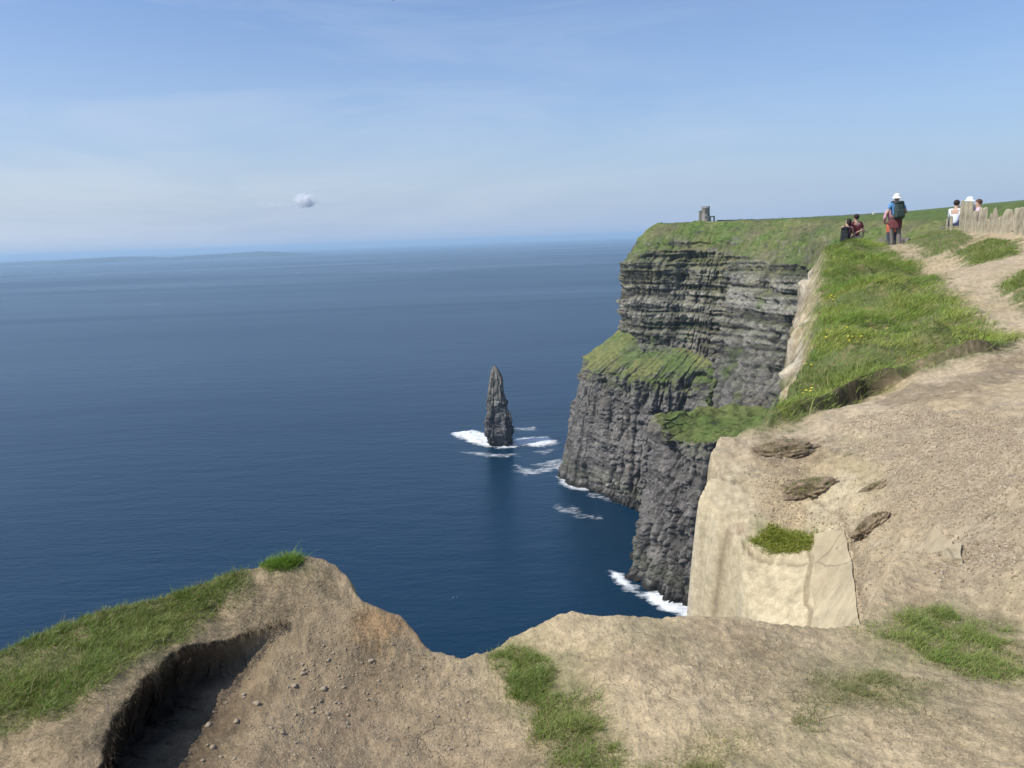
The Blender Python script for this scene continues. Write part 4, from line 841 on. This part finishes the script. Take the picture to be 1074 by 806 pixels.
# ------------------------------------------------------------------ upright flagstones
FL = [(992.5, 994.0, 229.5, 236, 'thin stub of stone leftmost in the row of upright flagstones'), (995.5, 999.0, 226.5, 235.5, 'short tilted stone beside the sitting person in the white shirt'),
 (1006.2, 1011.6, 210.5, 233.5, 'tall narrow flagstone, first of the tall pair right of the sitting person'), (1011.9, 1020.0, 211, 234.5, 'tallest broad flagstone, below the white sun hat'),
 (1019.8, 1025.4, 221, 235, 'low flagstone wedged between the tallest and the square-topped one'), (1025.2, 1034.3, 218, 240, 'square-topped pale flagstone in front of the person in pink'),
 (1033.4, 1036.4, 231, 240, 'small knee-high stone in the gap right of the square-topped flagstone'), (1036.9, 1040.5, 224, 241.5, 'narrow grey flagstone left of the rough brown one'),
 (1040.3, 1046.8, 218, 243.5, 'rough brown pointed flagstone in the middle of the gap'), (1047.0, 1051.2, 228, 245, 'low brown stone leaning on the rounded flagstone'),
 (1049.8, 1060.8, 219, 248.5, 'broad round-shouldered flagstone left of the dark slot'), (1062.8, 1072.5, 218, 250.5, 'broad square flagstone right of the dark slot'), (1071.5, 1082.0, 210.5, 252, 'tallest flagstone at the right edge of the photo')]
for i, (x0, x1, yt, yb, lab) in enumerate(FL):
    xc = (x0 + x1) / 2; d = np.interp(xc, [992, 1080], [25.5, 19.8]); b = at(xc, yb, d); gz = float(th([b[0]], [b[1]])[0]) + EYE; tz = at(xc, yt, d)[2]; w = (x1 - x0) / 835 * d * .9; hgt = tz - gz + .25
    bm = bmesh.new(); bmesh.ops.create_grid(bm, x_segments=8, y_segments=16, size=.5); r = bmesh.ops.extrude_face_region(bm, geom=bm.faces[:])
    tv = set(v for v in r['geom'] if isinstance(v, bmesh.types.BMVert)); rnd = [0, .2, .1, .15, .3, .05, .5, .3, .9, .6, .6, .1, .4][i]
    for v in bm.verts:
        x, z = v.co.x, v.co.y + .5; tk = .06 + .03 * math.sin(i * 3)
        wob = .025 * float(fbm(np.array([z * 3 + i * 7]), np.array([x * 2.]), o=2, seed=170)[0]); ztop = 1 - rnd * .22 * (2 * abs(x + .12 * math.sin(i))) ** 2 + .015 * math.sin(9 * x + i)
        v.co = Vector(((x * (1 - .12 * z) + wob) * w, (tk if v in tv else -tk) + .012 * float(fbm(np.array([x * 4 + i]), np.array([z * 5]), o=2, seed=171 + (v in tv))[0]), z * ztop * hgt - .25))
    bmesh.ops.recalc_face_normals(bm, faces=bm.faces[:]); me = bpy.data.meshes.new('upright_flagstone'); bm.to_mesh(me); bm.free(); me.materials.append(M['flag'])
    o = mobj('upright_flagstone', me, None, (b[0], b[1], gz)); o.rotation_euler = (random.uniform(-.04, .04), random.uniform(-.03, .03), -.45 + random.uniform(-.1, .1)); tag(o, lab, 'flagstone', 'upright flagstones along the path')
    md = o.modifiers.new('bevel', 'BEVEL'); md.width = .012; md.segments = 2
for i, (px, py, d, w, h_) in enumerate([(911, 254, 26.6, 12, 8), (918, 253, 27.2, 11, 11), (924.5, 253, 27, 11, 12), (929.5, 252, 28.2, 9, 12), (946.5, 252, 28, 8, 9), (951.5, 254, 27, 7, 6)]):
    g = at(px, py, d); s = w / 2 / 835 * d; gz = float(th([g[0]], [g[1]])[0]) + EYE; o = mobj('boulder', lump('boulder', s, s * .8, h_ / 835 * d * .75, M['boulder'], 30 + i, .3, 4, .6), None, (g[0], g[1], gz + h_ / 835 * d * .35)); o.rotation_euler = (0, 0, i)
    tag(o, ['low grey boulder nearest the couple, first of the heap by the path', 'grey boulder second from the couple in the heap by the path', 'tallest dark boulder of the heap left of the walkers', 'grey boulder touching the pink walker on the left', 'grey boulder just right of the walker in the white hat', 'small low boulder at the right end of the heap behind the walkers'][i], 'boulder', 'boulders at the end of the path')
g = at(976, 247, 22.5); 
# ------------------------------------------------------------------ tower
M['tower'] = simple_mat('tower_limestone', (.30, .27, .235), .92, .3, 1.2, .5); M['dark'] = simple_mat('dark_opening', (.02, .02, .022))
tw = at(740, 231, 586); T0 = on_pasture(tw[0], tw[1], -.3); print('tower base err px', (tw[2] - T0[2]) * 835 / 586)
e = empty('round_tower', T0)
def lathe(nm, prof, mat, par, seg=40, loc=(0, 0, 0), sm=True):
    V = [(r * math.cos(a), r * math.sin(a), z) for r, z in prof for a in np.linspace(0, 2 * PI, seg, endpoint=False)]
    me = np_mesh(nm, V, grid_faces(len(prof), seg, True), mat, sm); return mobj(nm, me, par, loc)
def boxm(nm, sx, sy, sz, mat, par, loc, rz=0, bev=.0):
    bm = bmesh.new(); bmesh.ops.create_cube(bm, size=1)
    for v in bm.verts: v.co = Vector((v.co.x * sx, v.co.y * sy, (v.co.z + .5) * sz))
    if bev: bmesh.ops.bevel(bm, geom=bm.edges[:], offset=bev, segments=2, affect='EDGES')
    me = bpy.data.meshes.new(nm); bm.to_mesh(me); bm.free(); me.materials.append(mat); o = mobj(nm, me, par, loc); o.rotation_euler = (0, 0, rz); return o
lathe('tower_wall', [(3.45, -1.5), (3.3, 0), (3.0, 5), (2.85, 9.6), (3.0, 9.75), (3.0, 10.4), (2.6, 10.4), (2.6, 9.9), (0, 9.9)], M['tower'], e)
V, Fq = [], []
for k in range(12):
    a = k * PI / 6; 
    for dz in (0, 1):
        for r_, da in ((2.6, -.16), (3.0, -.16), (3.0, .16), (2.6, .16)): V.append((r_ * math.cos(a + da), r_ * math.sin(a + da), 10.38 + dz * .85))
    b0 = k * 8; Fq += [(b0, b0 + 1, b0 + 5, b0 + 4), (b0 + 1, b0 + 2, b0 + 6, b0 + 5), (b0 + 2, b0 + 3, b0 + 7, b0 + 6), (b0 + 3, b0, b0 + 4, b0 + 7), (b0 + 4, b0 + 5, b0 + 6, b0 + 7)]
mobj('battlement', np_mesh('battlement', V, Fq, M['tower'], False), e)
boxm('turret', 2.3, 2.6, 8.2, M['tower'], e, (-3.6, .2, -.6), 0, .05); boxm('turret_cap', 2.6, 2.9, .6, M['tower'], e, (-3.6, .2, 7.6), 0, .05)
for (a, z) in ((-1.75, 6.3), (-1.75, 2.6), (-.9, 4.5)): boxm('window', .75, .5, 1.4, M['dark'], e, (2.93 * math.cos(a), 2.93 * math.sin(a), z), a + PI / 2)
boxm('archway_pier', .9, 1.2, 5.2, M['tower'], e, (6.2, 0, -.9)); boxm('archway_pier', .9, 1.2, 4.6, M['tower'], e, (3.4, 0, -.9)); boxm('archway_lintel', 2.6, 1.1, .8, M['tower'], e, (4.6, 0, 3.4))
tag(e, 'round stone lookout tower with battlements and side turret on the cliff top', 'tower')
# field wall on the skyline
M['wallst'] = simple_mat('drystone', (.13, .125, .115), .95, .35, 1.0)
pts = []
for px in np.linspace(752, 936, 46):
    p = at(px, 230, 640 + 30 * math.sin(px / 40)); q = on_pasture(p[0], p[1]); pts.append(q)
V = []; 
for i, q in enumerate(pts):
    hh_ = 1.25 + .12 * math.sin(i * 2.3); V += [(q[0], q[1] - .35, q[2] - .5), (q[0], q[1] - .25, q[2] + hh_), (q[0], q[1] + .25, q[2] + hh_), (q[0], q[1] + .35, q[2] - .5)]
tag(mobj('field_wall', np_mesh('field_wall', V, grid_faces(len(pts), 4), M['wallst'], False)), 'long low drystone field wall along the green cliff top behind the tower', 'wall')
# shed
sp_ = at(917, 229.5, 600); q = on_pasture(sp_[0], sp_[1]); e = empty('white_shed', q); wm = simple_mat('whitewash', (.75, .74, .70), .8, .05); sl = simple_mat('slate', (.5, .5, .5))
boxm('shed_wall', 2.6, 2.0, 1.7, wm, e, (0, 0, -.2)); bm = bmesh.new(); vs = [bm.verts.new(v) for v in ((-1.45, -1.15, 1.5), (1.45, -1.15, 1.5), (1.45, 1.15, 1.5), (-1.45, 1.15, 1.5), (-1.45, 0, 2.2), (1.45, 0, 2.2))]
for f in ((0, 1, 5, 4), (2, 3, 4, 5), (0, 4, 3), (1, 2, 5), (0, 3, 2, 1)): bm.faces.new([vs[i] for i in f])
me = bpy.data.meshes.new('roof'); bm.to_mesh(me); bm.free(); me.materials.append(sl); mobj('roof', me, e); boxm('door', .7, .06, 1.3, M['dark'], e, (.4, -1.02, 0))
tag(e, 'tiny white shed on the green skyline between the couple and the walkers', 'shed')
# far visitors on the cliff top
for i, (px, c, lab) in enumerate([(817, (.85, .85, .85), 'tiny far visitor in white, leftmost of the figures right of the tower'), (820.5, (.10, .10, .12), 'far visitor in dark clothes beside the one in white on the cliff-top path'), (841, (.8, .8, .78), 'far visitor in pale clothes standing alone nearer the couple on the skyline')]):
    p = at(px, 230, 575); person(on_pasture(p[0], p[1], .05), i, stand_pose(), lab, c, (.1, .1, .12), hat=None)

# ------------------------------------------------------------------ sea stack
B0 = atz(523, 467, 0); D = B0[1]
pr = [(383.5, 517.6, 519.2), (387, 516.2, 521.8), (392, 514.5, 525), (400, 513.5, 527.5), (412, 512.5, 529), (425, 511, 531.5), (437, 509.5, 535), (446, 509.5, 536.5), (455, 510.5, 538), (462, 513, 536.5), (467, 517, 534.5), (472, 518, 534)]
ys = np.array([p[0] for p in pr]); zs = np.array([at(523, y, D)[2] for y in ys]); xl = np.array([at(p[1], p[0], D)[0] for p in pr]); xr = np.array([at(p[2], p[0], D)[0] for p in pr])
nz_, na = 190, 150; tz = np.linspace(zs[-1], zs[0], nz_); o_ = np.argsort(zs); L_ = np.interp(tz, zs[o_], xl[o_]); R_ = np.interp(tz, zs[o_], xr[o_])
an = np.linspace(0, 2 * PI, na, endpoint=False); A2, Z2 = np.meshgrid(an, tz); hw = ((R_ - L_) / 2)[:, None]; cx = ((R_ + L_) / 2)[:, None]
ca, sa = np.cos(A2), np.sin(A2); cq = np.sign(ca) * np.abs(ca) ** .55; sq = np.sign(sa) * np.abs(sa) ** .55
u = np.where(A2 > PI, A2 - 2 * PI, A2); qx, qy = ca * 12, sa * 12
rm = 1 + .17 * np.round(fbm(qx / 3.2, qy / 3.2, Z2 / 9, o=3, seed=201) * 4) / 2 + .11 * fbm(qx / 2, qy / 2, Z2 / 1.7, o=3, seed=202) - .16 * np.maximum(0, 1 - 3 * np.abs(fbm(qx / 4, qy / 4, Z2 / 30, o=2, seed=203)))
rm = rm * (1 + .05 * np.clip(2 * fbm(Z2 / 3.5, 0 * Z2, o=2, seed=204), -1, 1))
VX = cx + hw * cq * rm; VY = D + hw * .85 * sq * rm; nn1 = fbm(VX / 4, VY / 4, Z2 / 4, o=4, seed=205); 
c = mix(np.array([.13, .125, .118]), np.array([.25, .23, .185]), ss(20, 50, Z2 + 8 * nn1)[..., None]); c = mix(c, np.array([.05, .047, .04]), ss(8, 3, Z2 + 3 * nn1)[..., None]); c = mix(c, np.array([.42, .40, .36]), (.6 * ss(.1, .5, nn1 + .3 * fbm(VX, VY, Z2, o=2, seed=9)) * ss(20, 26, Z2) * ss(44, 36, Z2))[..., None]); c = c * (1 + .35 * nn1)[..., None]
V = np.c_[VX.ravel(), VY.ravel(), Z2.ravel()]; Fq = grid_faces(nz_, na, True); o = mobj('sea_stack', np_mesh('sea_stack', V - [B0[0], D, 0], Fq, M['stack'], True, c.reshape(-1, 3).clip(.01, .8)), None, (B0[0], D, 0))
tag(o, 'tall pointed rock stack standing alone in the sea with surf at its foot', 'sea stack')

# ------------------------------------------------------------------ foam
fo = bpy.data.materials.new('foam'); nt = NT(fo); p = pos(nt); am = nt.n('ShaderNodeSeparateColor', ins={0: nt.n('ShaderNodeVertexColor', layer_name='tint').outputs['Color']}).outputs[0]
nz1 = nt.noise(.22, 7, .7, nt.n('ShaderNodeMapping', ins={'Vector': p, 'Scale': (.6, 1.3, 1)}).outputs[0], .8)
al = nt.rng(nt.math('ADD', nt.math('MULTIPLY', am, .9), nt.math('MULTIPLY', nt.math('SUBTRACT', nz1, .5), 2.1)), .12, 1.0); al = nt.math('MULTIPLY', al, nt.rng(am, 0, .15), clamp=True)
b = nt.n('ShaderNodeBsdfPrincipled', ins={'Base Color': c4((.86, .89, .90)), 'Roughness': .8}); tr = nt.n('ShaderNodeBsdfTransparent'); nt.out(nt.n('ShaderNodeMixShader', ins={0: al, 1: tr.outputs[0], 2: b.outputs[0]}).outputs[0])
def foam(label, blobs, zh=.12, res=.9):
    Ps = [(np.array([atz(x, y, 0)[:2] for x, y in pp]), st, ht, sf) for pp, st, ht, sf in blobs]
    lo = np.min([q[0].min(0) for q in Ps], 0) - 8; hi = np.max([q[0].max(0) for q in Ps], 0) + 8
    nx, ny = int((hi[0] - lo[0]) / res) + 2, int((hi[1] - lo[1]) / res) + 2
    gx, gy = np.meshgrid(np.linspace(lo[0], hi[0], nx), np.linspace(lo[1], hi[1], ny)); P = np.c_[gx.ravel(), gy.ravel()]; mk = np.zeros(len(P)); hz_ = np.zeros(len(P))
    for pp, st, ht, sf in Ps:
        s = poly_sd(P, pp) + sf * .8 * fbm(P[:, 0] / (sf * 2.2), P[:, 1] / (sf * 2.2), o=3, seed=211); k = ss(sf, -sf, s) * st; mk = np.maximum(mk, k); hz_ = np.maximum(hz_, ht * ss(sf, -2 * sf, s))
    z = zh + hz_ * (.5 + .8 * np.abs(fbm(P[:, 0] / 4, P[:, 1] / 4, o=4, seed=212)))
    Fq = grid_faces(ny, nx); Fq = Fq[(mk[Fq].max(1) > .01)]; us = np.unique(Fq); rm_ = np.zeros(len(P), int); rm_[us] = np.arange(len(us))
    me = np_mesh('sea_foam', np.c_[P, z][us], rm_[Fq], fo, True, np.c_[mk, mk, mk][us]); tag(mobj('sea_foam', me), label, 'foam', kind='stuff')
foam('white surf breaking round the foot of the sea stack', [
  ([(474, 455), (495, 452), (512, 456), (519, 462), (524, 468), (536, 466), (532, 470), (510, 469), (488, 463)], 1.0, 2.2, 4),
  ([(538, 462), (558, 459), (576, 459), (586, 465), (570, 469), (540, 468)], .95, 1.2, 4), ([(536, 464), (545, 466), (540, 470), (522, 471), (518, 468)], 1, .5, 3),
  ([(482, 474), (505, 475), (538, 478), (532, 480), (500, 478)], .5, 0, 4), ([(540, 449), (560, 448), (562, 451), (542, 452)], .35, 0, 4), ([(510, 478), (540, 476), (545, 479)], .35, 0, 4)])
foam('streaks of drifting foam between the sea stack and the headland', [
  ([(541, 488), (548, 490), (560, 493), (580, 486), (592, 483), (596, 489), (575, 496), (552, 499), (543, 495)], .42, 0, 4), ([(556, 488), (590, 481), (580, 490)], .4, 0, 3), ([(560, 474), (590, 470), (570, 477)], .25, 0, 4)])
foam('thin foam at the tip of the headland', [([(584, 500), (594, 502), (606, 509), (620, 515), (600, 513), (588, 508)], .8, .4, 3), ([(610, 515), (640, 522), (660, 530), (640, 527), (616, 520)], .3, 0, 2.5), ([(584, 531), (596, 530), (615, 538), (630, 544), (604, 542), (588, 537)], .30, 0, 4)])
foam('white water swirling round the foot of the nearer buttress', [
  ([(638, 598), (650, 600), (660, 612), (672, 618), (664, 622), (650, 614)], .85, .8, 2.5), ([(676, 622), (700, 622), (722, 632), (738, 642), (740, 652), (715, 648), (695, 638), (680, 630)], 1.0, 1.0, 3), ([(660, 615), (680, 625), (672, 628)], .5, .2, 2)], res=.6)

# ------------------------------------------------------------------ islands on the horizon, cloud, birds
isl = simple_mat('far_island', (.045, .06, .065), .95, .3, .002)
def island(name, prof, d, dep, label):
    V = []; n = 160; xs = np.linspace(prof[0][0], prof[-1][0], n); hs = np.interp(xs, [p[0] for p in prof], [p[1] for p in prof])
    for j, (f, k) in enumerate([(0, 0), (.04, .35), (.15, .7), (.35, .95), (.5, 1), (.7, .8), (.9, .4), (1, 0)]):
        for x, h in zip(xs, hs):
            X = (x - 537) / F * d; sh = 1 + .25 * float(0); V.append((X * (1 + .0 * f), d + f * dep + 250 * math.sin(x / 17.), h * k - (4 if k == 0 else 0)))
    V = np.array(V); V[:, 2] *= .72 * (1 + .12 * fbm(V[:, 0] / 600, V[:, 1] / 600, o=3, seed=220))
    return tag(mobj(name, np_mesh(name, V, grid_faces(8, n), isl, True)), kind='structure')
island('island', [(-60, 60), (0, 85), (40, 95), (75, 120), (110, 145), (128, 125), (140, 80), (152, 0)], 16500, 2400, '')
island('island', [(146, 0), (165, 55), (195, 95), (230, 120), (265, 150), (285, 130), (310, 60), (322, 0)], 17000, 2200, '')
def vap(nm, dens):
    m = bpy.data.materials.new(nm); nt = NT(m); p = nt.n('ShaderNodeTexCoord').outputs['Generated']
    r = nt.n('ShaderNodeVectorMath', operation='DISTANCE', ins={0: p, 1: (.5, .5, .5)}).outputs['Value']
    k = nt.math('MULTIPLY', nt.rng(r, .46, .05), nt.rng(nt.noise(6.0, 6, .7, p), .44, .60), clamp=True)
    nt.out(nt.n('ShaderNodeVolumePrincipled', ins={'Color': (1, 1, 1, 1), 'Density': nt.math('MULTIPLY', k, dens), 'Anisotropy': .0}).outputs[0], True); return m
cm = vap('cloud_vapour', .045); cm2 = vap('thin_cloud_vapour', .006)
for px, py, w, h_, s, mt, lab in ((318, 212, 19, 13, 41, cm, 'small round white cloud low over the horizon'), (283, 216, 30, 6, 47, cm2, 'faint flat wisp of cloud left of the small round one')):
    p = at(px, py, 21000); k = 21000 / 835 / 2; me = lump('cloud', w * k * 1.3, w * k * .6, h_ * k * 1.25, mt, s, .8, 5); o = mobj('cloud', me, None, tuple(p)); tag(o, lab, 'cloud')
def bird(loc, rz, col, s, label, fly=True):
    e = empty('seabird', loc, rz); e.scale = (s,) * 3; mt = simple_mat('feathers', col)
    skin('body', [((0, 0, 0), .055), ((0, .12, .01), .045), ((0, .19, .03), .03), ((0, .23, .025), .01), ((0, -.14, 0), .02)] , [(0, 1), (1, 2), (2, 3), (0, 4)], mt, e, 1)
    for g in (-1, 1):
        V = [(g * .03, .07, .03), (g * .03, -.05, .03), (g * .25, .10, .12), (g * .25, -.02, .12), (g * .55, 0, .06), (g * .54, -.05, .06)] if fly else [(g * .05, .08, .04), (g * .02, .08, .07), (g * .055, -.06, .04), (g * .02, -.06, .07), (g * .02, -.2, .04), (g * .01, -.2, .05)]
        o = mobj('wing', np_mesh('wing', V, [(0, 2, 3, 1), (2, 4, 5, 3)], mt, False), e); o.modifiers.new('s', 'SOLIDIFY').thickness = .012
    tag(e, label, 'bird')
bird(tuple(at(412.5, 1.0, 200)), .8, (.08, .08, .09), 1.0, 'dark seabird flying high at the top edge of the sky')
bp_ = atz(475, 627, .15); bird(tuple(bp_), 1.2, (.85, .85, .85), 1.7, 'white gull floating on the dark water, left of the floating pair', False)
bp_ = atz(479, 626.5, .15); bird(tuple(bp_), .3, (.85, .85, .85), 1.7, 'white gull floating on the dark water, right of the floating pair', False)
